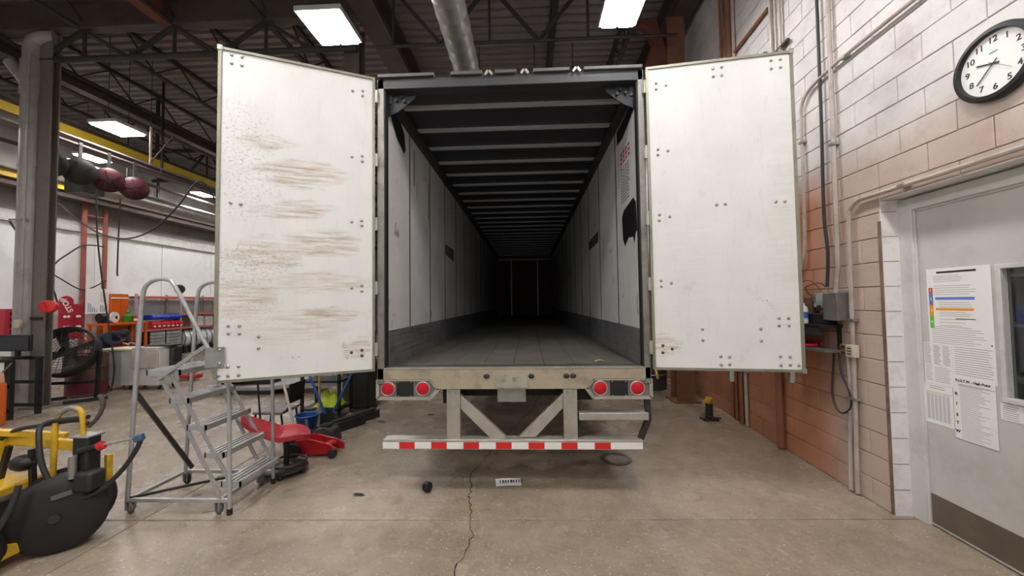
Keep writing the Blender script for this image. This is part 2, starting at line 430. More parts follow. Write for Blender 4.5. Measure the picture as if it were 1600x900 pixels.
# reveal of the doorway
q = B(); wbox(q,OP1-.002,OP1+.012,0,OPZ,-.2,-.002); 
rv = q.build('jamb_reveal', M('white_reveal', (232,230,228), .5, 0, .06, 6, (150,140,130), .4), wr)
q = B(); wbox(q,OP0,OP1,OPZ-.004,OPZ+.012,-.2,-.004); q.build('lintel_soffit', MATS['white_reveal'], wr)
for k in range(1,13):
    q = B(); wbox(q, OP1-.004, OP1, k*CH-.003, k*CH+.003, -.12, -.004); q.build('joint', mortar, wr)
q = B(); pts = []
wbox(q, OP1+.002, OP1+.03, .0, 2.38, -.02, .004); q.build('worn_corner_strip', M('dirty_corner', (128,104,88), .7, 0, .3, 9, (70,56,48), .7, .3, 40), wr)
# other walls
panel_w = M('white_wall_panel', (236,236,234), .5, 0, .04, 1.5, (205,203,198), .4)
panel_g = M('grey_wall_panel', (150,146,140), .6, 0, .1, 1.2, (112,106,98), .5)
wl = struct(B().bb(-13.9,-13.66,-4,26,0,7.5).build('wall_left', M('panel_gap', (120,118,114), .8)))
yy = -4
while yy < 25.9:
    B().bb(-13.66,-13.6,yy+.01,min(yy+2.19,26),.0,4.05).build('wall_panel', panel_w, wl); yy += 2.2
yy = -4
while yy < 25.9:
    B().bb(-13.66,-13.58,yy+.006,min(yy+.744,26),4.36,7.4).build('upper_wall_panel', panel_g, wl); yy += .75
B().bb(-13.66,-13.5,-4,26,4.05,4.2).bb(-13.66,-13.54,-4,26,4.2,4.36).build('wall_ledge', M('ledge_white', (205,203,198), .5), wl, bevel=.01)
wf = struct(B().bb(-13.9,3.9,26,26.2,0,7.5).build('wall_far', M('far_wall', (120,116,112), .7)))
# ------------------------------------------------------------------ door in the right wall
DP = -.16
dr = thing('door_1', 'grey', 'door'); del dr['label']; del dr['category']
dr.location = W(-.6,0,DP); MW[dr.name] = Matrix.Translation(W(-.6,0,DP)); struct(dr)
doorpaint = M('door_grey_paint', (203,200,195), .45, 0, .04, 3, (160,152,142), .35)
framep = M('door_frame_paint', (212,210,206), .45, 0, .05, 3, (150,140,128), .4)
q = B(); wbox(q,-.72,-.175,.012,2.43,DP-.045,DP); wbox(q,-1.08,-.97,.012,2.43,DP-.045,DP); wbox(q,-.97,-.72,.012,1.10,DP-.045,DP); wbox(q,-.97,-.72,1.925,2.43,DP-.045,DP); q.build('leaf', doorpaint, dr)
q = B()
for a,b,c_,d_z in ((-.165,OP1-.001,0,OPZ-.02),(OP0,-1.085,0,OPZ-.02)): wbox(q,a,b,c_,d_z,DP-.06,DP+.03)
wbox(q,-1.085,-.165,2.44,OPZ-.02,DP-.06,DP+.03)
q.build('frame', framep, dr, bevel=.004)
q = B(); wbox(q,-.172,-.15,0,2.44,DP-.06,DP+.012); wbox(q,-1.085,-.165,2.425,2.445,DP-.06,DP+.012); q.build('frame_stop', framep, dr, bevel=.003)
q = B(); wbox(q,-1.075,-.18,.03,.25,DP,DP+.004); q.build('kick_plate', M('kick_steel', (128,118,106), .4, .6, .15, 6), dr)
q = B(); wbox(q,-1.0,-.69,1.925,1.955,DP,DP+.018); wbox(q,-1.0,-.69,1.07,1.10,DP,DP+.022); wbox(q,-.72,-.69,1.09,1.93,DP,DP+.018); wbox(q,-1.0,-.97,1.09,1.93,DP,DP+.018)
q.build('window_frame', framep, dr, bevel=.003)
q = B(); wbox(q,-.97,-.72,1.10,1.925,DP-.03,DP-.024); s = NT('door_glass'); s.col((.8,.84,.86)); s.set(Roughness=.03, Transmission_Weight=1.0, IOR=1.45); pane = q.build('pane', s.m, dr)
# storeroom behind the door, seen through the pane
q = B(); wbox(q,-2.6,.9,-.02,0,-2.6,-.26); wbox(q,-2.6,.9,2.7,2.75,-2.6,-.26); wbox(q,-2.6,.9,0,2.7,-2.65,-2.6); wbox(q,.9,.95,0,2.7,-2.65,-.21); wbox(q,-2.65,-2.6,0,2.7,-2.65,-.21)
struct(q.build('wall_storeroom', M('storeroom_grey', (120,116,112), .7)))
t = thing('storeroom_rack', 'grey shelving rack seen through the door window', 'rack', W(-.3,0,-1.7))
for s_ in (-1.3,.7):
    for d_ in (-1.45,-1.95):
        q = B(); wbox(q,s_-.02,s_+.02,0,2.4,d_-.02,d_+.02); q.build('upright', darksteel, t)
for zz0 in (.5,1.0,1.5,1.95):
    q = B(); wbox(q,-1.3,.7,zz0-.03,zz0,-1.97,-1.43); q.build('deck', M('rack_grey',(150,150,152),.5), t)
for k,(a,b,z0,h_,c_,lab) in enumerate(((-1.1,-.5,1.0,.3,(150,120,92),'brown carton left on the storeroom rack'),(-.3,.3,1.0,.24,(176,140,106),'tan carton right on the storeroom rack'),(-1.2,.4,1.5,.16,(44,66,170),'long blue tray on the storeroom rack'),(-.9,-.2,1.95,.3,(196,166,134),'pale carton on top of the storeroom rack'),(-.9,.3,.5,.3,(110,78,60),'dark brown carton low on the storeroom rack'))):
    q = B(); wbox(q,a,b,z0,z0+h_,-1.9,-1.46); wbox(q,a+.1,b-.1,z0+h_*.3,z0+h_*.7,-1.46,-1.455); tag(q.build('stored_box', M('stored%d'%k,c_,.6), None, .01), lab, 'box')
t = thing('storeroom_fill_lamp','added unseen fill lamp in the storeroom behind the grey door','lamp',W(-.6,2.6,-1.0)); q = B(); wbox(q,-.9,-.3,2.62,2.7,-1.1,-.9); q.build('housing', lamp_h, t); q = B(); wbox(q,-.88,-.32,2.6,2.62,-1.08,-.92); q.build('light_panel', ME('storeroom_fill_light',(255,250,240),26.0), t)  # lamp added so the room behind the door pane looks brighter
# papers on the door
def paper(s0,s1,z0,z1,label,lines,d=.002):
    q = B(); wbox(q,s0,s1,z0,z1,DP+d,DP+d+.0012); o = tag(q.build('paper_notice', white_p), label, 'paper', 'notices taped to the grey door')
    if lines: 
        m = B()
        for (a,b,zc,h_) in lines: wbox(m, s1-a*(s1-s0), s1-b*(s1-s0), z0+(zc-h_/2)*(z1-z0), z0+(zc+h_/2)*(z1-z0), DP+d+.0012, DP+d+.0016)
        m.build('printed_lines', ink_soft, o)
    return o
def lines_block(a,b,z0,z1,n,h_=.008,rag=.25):
    out = []
    for i in range(n):
        zc = z1-(z1-z0)*i/max(1,n-1); out.append((a, b-(b-a)*random.uniform(0,rag), zc, h_))
    return out
def strip(o, s0,s1,z0,z1,a,b,c_,d_z,mat,name,d=.002):
    m = B(); wbox(m, s1-a*(s1-s0), s1-b*(s1-s0), z0+c_*(z1-z0), z0+d_z*(z1-z0), DP+d+.0012, DP+d+.0018); return m.build(name, mat, o)
p1 = (-.655,-.23,1.39,1.96)
o = paper(*p1,'large white notice with coloured number bar and blue and orange table rows',
    lines_block(.12,.6,.83,.9,4,.005)+lines_block(.12,.8,.66,.77,5,.005)+lines_block(.2,.75,.50,.555,3,.005)+lines_block(.2,.75,.385,.43,3,.005)+lines_block(.2,.65,.26,.34,3,.005)+lines_block(.05,.9,.03,.24,9,.005))
strip(o,*p1,.18,.8,.935,.96,ink,'heading')
for k,(c_,ch) in enumerate(((( 205,84,48),'1'),((96,128,200),'2'),((240,150,30),'3'),((110,190,70),'4'))):
    z1_ = (.75,.68,.52,.38)[k]; z0_ = (.68,.52,.38,.22)[k]
    strip(o,*p1,.03,.10,z0_,z1_,MF('num%d'%k,c_,.6),'number_band')
    text(ch,.03,wmat(p1[1]-.065*(p1[1]-p1[0]), p1[2]+(z0_+z1_)/2*.57, DP+.0045),white_p,o)
strip(o,*p1,.14,.76,.59,.625,MF('row_blue',(96,128,200),.6),'table_row'); strip(o,*p1,.14,.74,.455,.485,MF('row_orange',(236,160,50),.6),'table_row')
strip(o,*p1,.46,.76,.345,.357,MF('row_olive',(130,130,60),.6),'table_row')
for sgn in (p1[0]+.015,): B().cyl(W(sgn,p1[2]+.03,DP+.003),W(sgn,p1[2]+.03,DP+.007),.004,n=8).build('pin', ink, o)
paper(-.385,-.18,1.09,1.40,'small white notice with dense columns left of the ruled sheet',lines_block(.03,.28,.5,.97,14,.012)+lines_block(.36,.62,.5,.97,14,.014)+lines_block(.68,.95,.5,.97,14,.012)+lines_block(.05,.3,.1,.45,8,.012)+lines_block(.38,.95,.08,.42,9,.01),.001)
o = paper(-.375,-.17,.79,1.088,'white sheet with a ruled table of narrow columns under the small notice',lines_block(.2,.8,.9,.95,2,.012),.001)
for k in range(6): strip(o,-.375,-.17,.79,1.088,.08+.14*k,.12+.14*k+.06,.1,.76,MF('pale_column',(200,200,204),.6),'column',.001)
strip(o,-.375,-.17,.79,1.088,.08,.95,.78,.81,MF('pale_yellow',(220,214,160),.6),'table_head',.001)
paper(-.655,-.387,1.16,1.43,'white text sheet between the large notice and the lettered sheet',lines_block(.05,.95,.02,.9,16,.012,.15),.0008)
p5 = (-.645,-.383,.74,1.185)
o = paper(*p5,'white sheet with the letters R I S T W down its side',lines_block(.16,.9,.03,.87,30,.006,.4),.0035)
strip(o,*p5,.12,.98,.855,.86,ink,'rule',.0035)
text('R.I.S.T.W - High Point',.024,wmat(-.51,1.152,DP+.0056),ink,o,bold=.0004)
for ch,zc in (('R',1.055),('I',.985),('S',.905),('T',.85),('W',.79)): text(ch,.03,wmat(-.402,zc,DP+.0056),ink,o,bold=.0006)
paper(-1.0,-.665,.955,1.062,'small white card under the door window',lines_block(.04,.3,.1,.85,7,.03)+lines_block(.36,.9,.1,.85,7,.03),.002)
# ------------------------------------------------------------------ clock
ck = thing('wall_clock', 'round black-rimmed white wall clock on the white block wall', 'clock', W(-.93,3.17,.0))
A = wmat(-.915,3.165,0); ax = WN
B().lathe([(.212,0),(.222,.01),(.222,.04),(.212,.052),(.19,.056),(.184,.044),(.184,.01)],A.translation,ax,48).build('rim', black, ck)
B().lathe([(.185,.012),(.185,.03)],A.translation,ax,48).build('dial', white_p, ck)
for i in range(1,13):
    t = math.radians(90-30*i); text(str(i),.052,A @ Matrix.Translation((.145*math.cos(t),.145*math.sin(t),.031)),ink,ck,'numeral',bold=.0006)
def hand(ang, L_, wd, nm, zz0):
    t = math.radians(90-ang); m = B(); d = V(math.cos(t),math.sin(t),0)
    q = B().bar(-d*.03+V(0,0,zz0), d*L_+V(0,0,zz0), wd, .002, up=(0,0,1)); q.v = [A @ p for p in q.v]; q.build(nm, ink, ck)
hand(9.62*30,.095,.008,'hour_hand',.034); hand(37.5*6,.13,.006,'minute_hand',.037); hand(130,.12,.002,'second_hand',.04)
q = B().bar(V(-.022,.07,.0315),V(.022,.07,.0315),.008,.001,up=(0,0,1)); q.v = [A @ p for p in q.v]; q.build('maker_mark', ink_soft, ck)
# ------------------------------------------------------------------ conduits on the right wall
cond = M('painted_conduit', (188,176,168), .5, .1, .1, 6, (120,100,88), .5)
def conduit(label, pts, r, mat=cond, clamps=(), smooth=4, d=.035, nm='conduit'):
    m = B().tube([W(a,b,d) for a,b in pts], r, 8, smooth=smooth)
    P0 = W(*pts[-1],0); t = thing(nm, label, 'conduit', (P0.x,P0.y,min(p[1] for p in pts)))
    m.build('pipe', mat, t)
    for (a,b) in clamps:
        q = B(); wbox(q,a-.03,a+.03,b-.012,b+.012,0,d+r+.004); q.build('clamp', steel, t)
def crv(pts): return pts
conduit('grey conduit running level high on the wall then bending down beside the trailer door', [(-2.2,3.93),(-1,3.93),(.1,3.94),(.35,3.93),(.62,3.90),(.76,3.82),(.8,3.66),(.8,3.2),(.81,2.6),(.83,2.25),(.9,2.1),(1.05,2.02)], .016, cond, ((.2,3.93),(.8,3.4)))
conduit('thin black cable dropping straight down the wall to the switch boxes', [(.5,7.2),(.5,5),(.51,3.5),(.53,2.6),(.5,2.2),(.53,1.86)], .014, cable_m)
conduit('pale conduit beside the black cable ending at the grey switch box', [(.36,7.2),(.36,4.5),(.37,3.0),(.38,2.1),(.40,1.95),(.42,1.80)], .02, cond, ((.37,3.2),))
conduit('grey conduit along the door head bending down to the floor', [(-2.2,2.60),(-1,2.60),(-.1,2.60),(.1,2.6),(.19,2.56),(.23,2.46),(.24,2.0),(.25,1.0),(.27,.02)], .018, cond, ((-.3,2.6),(.24,1.55),(.25,.85)))
conduit('short grey conduit dropping from the socket box to the floor', [(.3,1.24),(.3,.8),(.33,.4),(.34,.02)], .02, cond, ((.3,.85),))
brn = M('brown_pipe', (150,98,72), .55, .1, .15, 5, (92,60,46), .5)
for k,(s_,r_) in enumerate(((2.12,.022),(2.24,.03),(2.38,.018),(2.5,.018))):
    conduit(['thick pipe nearest the viewer in the pipe group behind the right door','fat brown riser second in the pipe group behind the right door','thin brown riser third in the pipe group behind the right door','thin brown riser farthest in the pipe group behind the right door'][k],
        [(s_,7.2),(s_,4),(s_,2),(s_,.02)], r_, cond if k==0 else brn, ((s_,.75),), 2, nm='riser_pipe')
for k,(s_,r_) in enumerate(((1.08,.016),(1.16,.016),(1.25,.02))):
    conduit(['grey conduit riser nearest the viewer above the right trailer door','grey conduit riser in the middle of three above the right trailer door','grey conduit riser farthest of three above the right trailer door'][k],
        [(s_,7.2),(s_,5),(s_,4.2),(s_,3.2)], r_, cond, ((s_,4.6),), 2)
conduit('single thick brown pipe standing by the wall under the right door', [(1.34,3.2),(1.34,1.5),(1.34,.02)], .04, brn, (), 2, .05, 'riser_pipe')
conduit('rusty conduit sloping along the wall above the trailer door', [(2.9,5.25),(2.2,5.25),(1.3,5.25)], .02, brn, (), 2)
conduit('dark strut channel crossing the risers high on the wall', [(1.65,4.62),(.95,4.62)], .022, darksteel, (), 1)
# ------------------------------------------------------------------ switch gear and shelf
t = thing('wall_shelf', 'black two-tier wall shelf below the grey switch boxes', 'shelf', W(.66,1.2,0))
q = B(); wbox(q,.4,1.05,1.475,1.5,0,.2); q.build('board', black, t)
q = B(); wbox(q,.36,1.05,1.245,1.27,0,.2); q.build('board', M('grey_shelf', (110,106,104), .5, .3), t)
for s_ in (.42,1.0): 
    q = B(); wbox(q,s_,s_+.02,1.25,1.5,0,.03); q.build('bracket', black, t)
q = B(); wbox(q,.45,1.0,1.4,1.47,.14,.2); q.build('drawer', darksteel, t)
q = B(); wbox(q,.76,.84,1.41,1.455,.2,.202); q.build('tag', white_p, t)
t = thing('switch_box', 'plain grey steel switch box at the end of the pale conduit', 'box', W(.42,1.55,0))
q = B(); wbox(q,.31,.49,1.54,1.80,.0,.11); q.build('body', M('switch_grey', (120,116,112), .5, .2, .1, 6, (84,76,70), .6), t, bevel=.006)
q = B(); wbox(q,.49,.51,1.6,1.74,.03,.09); q.build('side_lever', darksteel, t)
t = thing('junction_box', 'small pale junction box with open cover above the shelf', 'box', W(.6,1.6,0))
q = B(); wbox(q,.55,.66,1.66,1.8,.0,.08); q.build('body', M('pale_box', (170,174,168), .5, .2), t, bevel=.004)
q = B(); wbox(q,.56,.61,1.63,1.68,.08,.085); q.build('cover', black, t)
q = B(); wbox(q,.62,.66,1.72,1.79,.08,.086); q.build('cover', steel, t)
t = thing('relay_box', 'brown rusty relay box beside the small junction box', 'box', W(.78,1.6,0))
q = B(); wbox(q,.7,.88,1.6,1.76,0,.07); q.build('body', M('rusty_box', (110,80,64), .7, .2, .3, 12), t, bevel=.004)
q = B().tube([W(.72,1.76,.05),W(.8,1.86,.06),W(.62,1.9,.05),W(.54,1.86,.04)],.005,6,smooth=5); q.build('wire', cable_m, t)
q = B().tube([W(.84,1.76,.05),W(.9,1.9,.06),W(.74,1.93,.05),W(.6,1.82,.04)],.004,6,smooth=5); q.build('wire', cable_m, t)
q = B(); wbox(q,.44,.9,1.5,1.6,.02,.1); tag(q.build('black_bin', black, None, .01), 'black bin standing on the upper wall shelf', 'bin')
t = thing('spray_bottle', 'white spray can with blue label on the wall shelf', 'bottle', W(.70,1.5,.15))
B().lathe([(.034,0),(.036,.01),(.036,.14),(.028,.165),(.012,.175),(.012,.2),(.006,.205)],W(.70,1.5,.15),(0,0,1),20).build('can', white_pt, t)
B().lathe([(.0365,.05),(.0365,.115)],W(.70,1.5,.15),(0,0,1),20,caps=False).build('label_band', M('label_blue', (70,120,200), .5), t)
q = B().tube([W(.54,1.30,.14),W(.62,1.285,.18),W(.76,1.285,.18),W(.84,1.31,.12),W(.76,1.31,.07),W(.6,1.3,.06)],.013,6,smooth=4,closed=False); tag(q.build('red_air_hose', red), 'coil of red hose lying on the lower wall shelf', 'hose')
t = thing('socket_box', 'beige power socket box on the conduit beside the shelf', 'socket', W(.28,1.22,0))
q = B(); wbox(q,.2,.285,1.22,1.33,.02,.075); q.build('body', M('beige_box', (200,190,174), .5), t, bevel=.004)
for zz0 in (1.25,1.275,1.30):
    q = B(); wbox(q,.22,.265,zz0-.005,zz0+.005,.075,.077); q.build('slot', darksteel, t)
t2 = thing('outlet_plate', 'brass-coloured double outlet left of the beige socket box', 'socket', W(.33,1.22,0))
q = B(); wbox(q,.292,.37,1.225,1.325,.01,.06); q.build('body', M('brass', (150,122,84), .5, .3), t2, bevel=.004)
for zz0 in (1.25,1.3):
    q = B(); wbox(q,.31,.35,zz0-.013,zz0+.013,.06,.063); q.build('outlet', darksteel, t2)
q = B().tube([W(.44,1.26,.06),W(.46,1.1,.06),W(.5,.85,.05),W(.46,.72,.05),W(.38,.69,.05),W(.29,.76,.05),W(.29,.9,.05),W(.36,1.05,.06),W(.38,1.22,.06),W(.36,1.3,.07)],.009,6,smooth=6)
tag(q.build('hanging_cable', cable_m), 'black cable hanging in a loop below the wall shelf', 'cable')
# ------------------------------------------------------------------ far right column, drum, bottle jack
t = thing('steel_column', 'brown steel column with rust-red knee bracket beside the block wall', 'column', (2.68,6.85,0))
brc = M('brown_column', (134,92,72), .6, .1, .15, 3, (90,60,48), .6)
B().bb(2.53,2.83,6.7,6.72,0,6.78).bb(2.53,2.83,6.98,7.0,0,6.78).bb(2.67,2.69,6.72,6.98,0,6.78).build('shaft', brc, t)
B().prism([(1.95,6.75),(2.36,6.78),(2.6,5.9),(2.12,5.85),(2.3,6.35),(2.2,6.6)],(0,6.72,0),(1,0,0),(0,0,1),-.16).build('knee_bracket', rustred, t, bevel=.01)
B().bb(2.46,2.9,6.62,7.08,0,.025).build('base_plate', brc, t)
t = thing('oil_drum', 'dark steel drum behind the brown column past the trailer', 'drum', (2.45,7.85,0))
B().lathe([(.3,0),(.3,.27),(.315,.285),(.3,.3),(.3,.57),(.315,.585),(.3,.6),(.3,.88),(.29,.88),(.29,.86)],(2.45,7.85,0),n=32).build('body', M('drum_grey', (72,68,68), .5, .3, .2, 5), t)
B().ring((2.45,7.85,.3),(0,0,1),.305,.01).build('hoop', steel, t)
t = thing('bottle_jack', 'small black bottle jack with yellow cap by the block wall', 'jack', (2.62,5.75,0))
px, py = 2.62, 5.75
B().bb(px-.11,px+.11,py-.08,py+.08,0,.03).build('base', darksteel, t, bevel=.01)
B().cyl((px,py,.03),(px,py,.24),.05,n=20).build('cylinder', darksteel, t)
B().lathe([(.052,.24),(.055,.25),(.055,.30),(.045,.32)],(px,py,0),n=20).build('cap', yellow, t)
B().cyl((px-.1,py-.03,.045),(px-.1,py-.03,.11),.028,n=12).build('pump', steel, t)
B().cyl((px-.1,py-.03,.06),(px+.12,py-.1,.05),.012,n=8).build('lever_socket', darksteel, t)
# ------------------------------------------------------------------ semi trailer
TX = -.145; XL, XR = -1.41, 1.10; TY, TE = 3.55, 17.0
tr = thing('semi_trailer', 'box semi trailer backed in with both rear doors swung open', 'trailer', (TX,TY,0))
s = NT('trailer_liner'); c = s.mix(s.ramp(s.noise(1.6,5), .3, .7), lin((212,211,210)), lin((230,229,228)))
c = s.mix(s.math('MULTIPLY', s.ramp(s.noise(4.5,9,stretch=(1,1,.6),rough=.75), .6, .66), .75), c, lin((84,78,76)))
c = s.mix(s.math('MULTIPLY', s.ramp(s.noise(11,6,stretch=(1,1,.25),rough=.7), .62, .7), .4), c, lin((120,108,98)))
s.col(c); s.set(Roughness=.42); liner = s.m
kick_m = M('scuff_steel', (126,126,128), .45, .25, .15, 5, (70,62,56), .6)
tfloor = M('trailer_floor', (112,106,98), .6, .15, .18, 3, (66,58,52), .6, .2, 60)
roof_m = M('trailer_roof', (58,59,64), .55, .2, .1, 3)
bow_m = M('roof_bow', (206,206,208), .35, .3, .08, 4)
rail_m = M('trailer_rail', (70,70,72), .5, .4, .12, 4)
post_m = M('rear_frame', (140,138,132), .45, .5, .15, 6, (90,80,70), .6)
IL, IR = -1.345, 1.045
# shell
B().bb(XL,XL+.03,TY+.02,TE+.05,1.12,3.88).build('side_skin', post_m, tr); B().bb(XR-.03,XR,TY+.02,TE+.05,1.12,3.88).build('side_skin', post_m, tr)
for sd in (-1,1):
    X0 = IL if sd<0 else IR
    yy = [TY+.06]+([4.3,5.2] if sd<0 else [4.45,5.5])
    while yy[-1] < TE-.3: yy.append(yy[-1]+.95)
    yy[-1] = TE
    for a,b in zip(yy[:-1],yy[1:]):
        x0,x1 = (X0-.025,X0) if sd<0 else (X0,X0+.025)
        B().bb(x0,x1,a+.009,b-.009,1.49,3.72).build('liner_panel', liner, tr)
        B().bb(X0-.01,X0+.004,b-.011,b+.011,1.49,3.70).build('joint_strip', rubber, tr) if sd<0 else B().bb(X0-.004,X0+.01,b-.011,b+.011,1.49,3.70).build('joint_strip', rubber, tr)
        xk0,xk1 = (X0-.02,X0+.012) if sd<0 else (X0-.012,X0+.02)
        kp = B().bb(xk0,xk1,a+.002,b-.002,1.15,1.485).build('kick_plate', kick_m, tr)
        if a < 7:
            for zz0 in (1.2,1.26,1.32,1.38,1.44):
                xr = X0+.012 if sd<0 else X0-.012
                B().bb(xr-.005,xr+.005,a+.01,b-.01,zz0,zz0+.022).build('ridge', kick_m, kp)
    B().bb(X0-.03*(sd>0)-.02,X0+.03*(sd<0)+.02,TY+.05,TE,3.70,3.83).build('top_rail', rail_m, tr)
B().bb(XL+.03,XL+.05,TY+.1,TE,1.15,3.75).build('wall_backing', black, tr); B().bb(XR-.05,XR-.03,TY+.1,TE,1.15,3.75).build('wall_backing', black, tr)
B().bb(XL,XR,TY+.05,TE+.05,3.86,3.89).build('roof', roof_m, tr)
yy = 3.95
while yy < TE:
    B().bb(IL+.03,IR-.03,yy,yy+.05,3.828,3.86).build('roof_bow', bow_m, tr); yy += .54
yy = IL
for k in range(8):
    a = IL+(IR-IL)*k/8; b = IL+(IR-IL)*(k+1)/8
    B().bb(a+.002,b-.002,TY+.16,TE,1.10,1.148).build('floor_plank', tfloor, tr)
B().bb(IL,IR,TY+.03,TY+.155,1.10,1.152).build('sill_plate', M('sill_steel', (112,112,112), .4, .6, .15, 6, (80,70,60), .5), tr)
B().bb(IL-.05,IR+.05,TE,TE+.04,1.12,3.86).build('front_wall', M('front_plywood', (112,58,50), .6, 0, .15, 3), tr)
for X in (-.75,.42): B().bb(X,X+.05,TE-.05,TE,1.15,3.7).build('front_wall_post', steel, tr)
B().bb(IL,IR,TE-.03,TE,3.62,3.68).build('front_wall_band', steel, tr)
# rear frame
for x0,x1 in ((XL-.005,IL-.0),(IR,XR+.005)):
    B().bb(x0,x1,TY-.03,TY+.06,1.0,3.9).build('rear_post', post_m, tr, bevel=.008)
dk = B().bb(IL-.003,IL+.012,TY-.02,TY+.05,1.16,3.8).bb(IR-.012,IR+.003,TY-.02,TY+.05,1.16,3.8); dk.build('door_seal', rubber, tr)
B().bb(XL,XR,TY-.03,TY+.09,3.80,3.90).build('header', rail_m, tr, bevel=.006)
for a,b in ((XL+.01,-.86),(-.7,-.4),(-.28,-.08),(.08,.42),(.55,XR-.01)):
    B().bb(a,b,TY-.06,TY+.04,3.90,3.935).build('header_lip', M('lip_grey', (96,92,92), .5, .4), tr, bevel=.006)
for X in (-.34,.0,.485):
    for dx in (-.035,.035): B().bar((X+dx,TY-.05,3.89),(X+dx*.2,TY-.05,3.93),.02,.02).build('keeper', alum, tr)
for sd,x0 in ((1,IL),(-1,IR)):
    B().prism([(x0,3.8),(x0+sd*.3,3.8),(x0+sd*.26,3.74),(x0+sd*.1,3.62),(x0,3.58)],(0,TY+.06,0),(1,0,0),(0,0,1),-.015).build('corner_gusset', M('gusset_dark',(48,48,52),.55,.3), tr)
    for dx,dz in ((.09,3.73),(.14,3.76),(.17,3.72)): B().cyl((x0+sd*dx,TY+.038,dz),(x0+sd*dx,TY+.06,dz),.014,n=10).build('gusset_hole', black, tr)
sillm = M('sill_cream_steel', (176,164,142), .5, .25, .1, 6, (112,96,78), .6)
SB = [(XL+.0,1.15),(XR,1.15),(XR,1.045),(.585,1.045),(.52,.955),(-.84,.955),(-.915,1.045),(XL,1.045)]
B().prism(SB,(0,TY-.03,0),(1,0,0),(0,0,1),-.09).build('rear_sill', sillm, tr, bevel=.004)
B().bb(XL+.06,XR-.06,TY-.035,TY+.03,1.143,1.154).build('sill_lip', alum, tr)
B().bb(-.3,-.02,TY-.034,TY-.03,.97,1.09).build('sill_patch', alum, tr)
for X in (-.24,-.14): B().cyl((X,TY-.03,1.05),(X,TY-.045,1.05),.018,n=12).build('sill_bolt', steel, tr)
for X in (-.39,.02,.34,.4): B().ball((X,TY-.036,1.075),(.03,.01,.022),10).build('lock_socket', darksteel, tr)
# light boxes
boxm = M('light_box_steel', (128,126,124), .5, .4, .1, 6); lens = M('red_lens', (190,18,36), .15, 0, .1, 30); 
for sd in (-1,1):
    if sd < 0: poly = [(XL,1.045),(-.915,1.045),(-.84,.955),(-.915,.872),(XL,.872)]; lx = (-1.315,-.985); bx = (-1.235,-1.075)
    else: poly = [(XR,1.045),(.585,1.045),(.52,.96),(.585,.875),(XR,.875)]; lx = (.645,.98); bx = (.735,.895)
    lb = B().prism(poly,(0,TY-.01,0),(1,0,0),(0,0,1),-.05).build('light_box', boxm, tr)
    n = len(poly)
    for i in range(n):
        a,b = poly[i],poly[(i+1)%n]
        B().bar((a[0],TY-.02,a[1]),(b[0],TY-.02,b[1]),.03,.012,up=(0,1,0)).build('box_rim', alum, lb)
    for X in lx:
        B().ring((X,TY-.018,.96),(0,1,0),.062,.007).build('lamp_ring', alum, lb)
        B().lathe([(.058,0),(.058,.012),(.045,.02),(.0,.024)],(X,TY-.012,.96),(0,-1,0),24).build('tail_lamp', lens, lb)
    B().bb(bx[0],bx[1],TY-.02,TY-.012,.868,1.04).build('cover_plate', black, lb, bevel=.004)
    for X in (bx[0]+.02,bx[1]-.02):
        for zz0 in (.895,1.02): B().cyl((X,TY-.024,zz0),(X,TY-.018,zz0),.006,n=8).build('screw', steel, lb)
# under-ride guard
B().bb(-.765,-.64,TY-.02,TY+.06,.5,.955).build('guard_post', alum, tr, bevel=.005); B().bb(.31,.435,TY-.02,TY+.06,.5,.955).build('guard_post', alum, tr, bevel=.005)
for X in (-.735,-.68,.345,.40): B().cyl((X,TY-.02,.925),(X,TY-.035,.925),.014,n=6).build('post_bolt', steel, tr)
B().prism([(-.64,.9),(-.64,.77),(-.37,.505),(-.215,.505)],(0,TY,0),(1,0,0),(0,0,1),-.06).build('guard_brace', alum, tr, bevel=.004)
B().prism([(.31,.91),(.31,.78),(.05,.51),(-.1,.51)],(0,TY,0),(1,0,0),(0,0,1),-.06).build('guard_brace', alum, tr, bevel=.004)
bar = B().bb(-1.35,1.01,TY-.05,TY+.07,.415,.505).build('bumper_bar', alum, tr, bevel=.006)
x = -1.35; tw = M('tape_white', (236,236,232), .35, 0, .03, 5); trd = M('tape_red', (214,40,40), .35, 0, .08, 9)
k = 0
while x < 1.0:
    L_ = .153 if k%2 == 0 else .143; e = min(x+L_, 1.005)
    if k == 14: e = 1.005
    B().bb(x,e-.001,TY-.0535,TY-.05,.425,.482).build('reflective_tape', tw if k%2 == 0 else trd, bar); x = e; k += 1
    if k > 14: break
B().bb(.45,1.075,TY-.02,TY+.1,.67,.735).build('step', alum, tr, bevel=.005)
B().bar((1.075,TY+.03,.88),(1.085,TY+.03,.66),.035,.05).bar((1.085,TY+.03,.67),(1.0,TY,.5),.035,.05).build('step_hanger', darksteel, tr)
B().bar((.44,TY+.05,.7),(.455,TY+.05,.5),.03,.05).build('step_hanger', darksteel, tr)
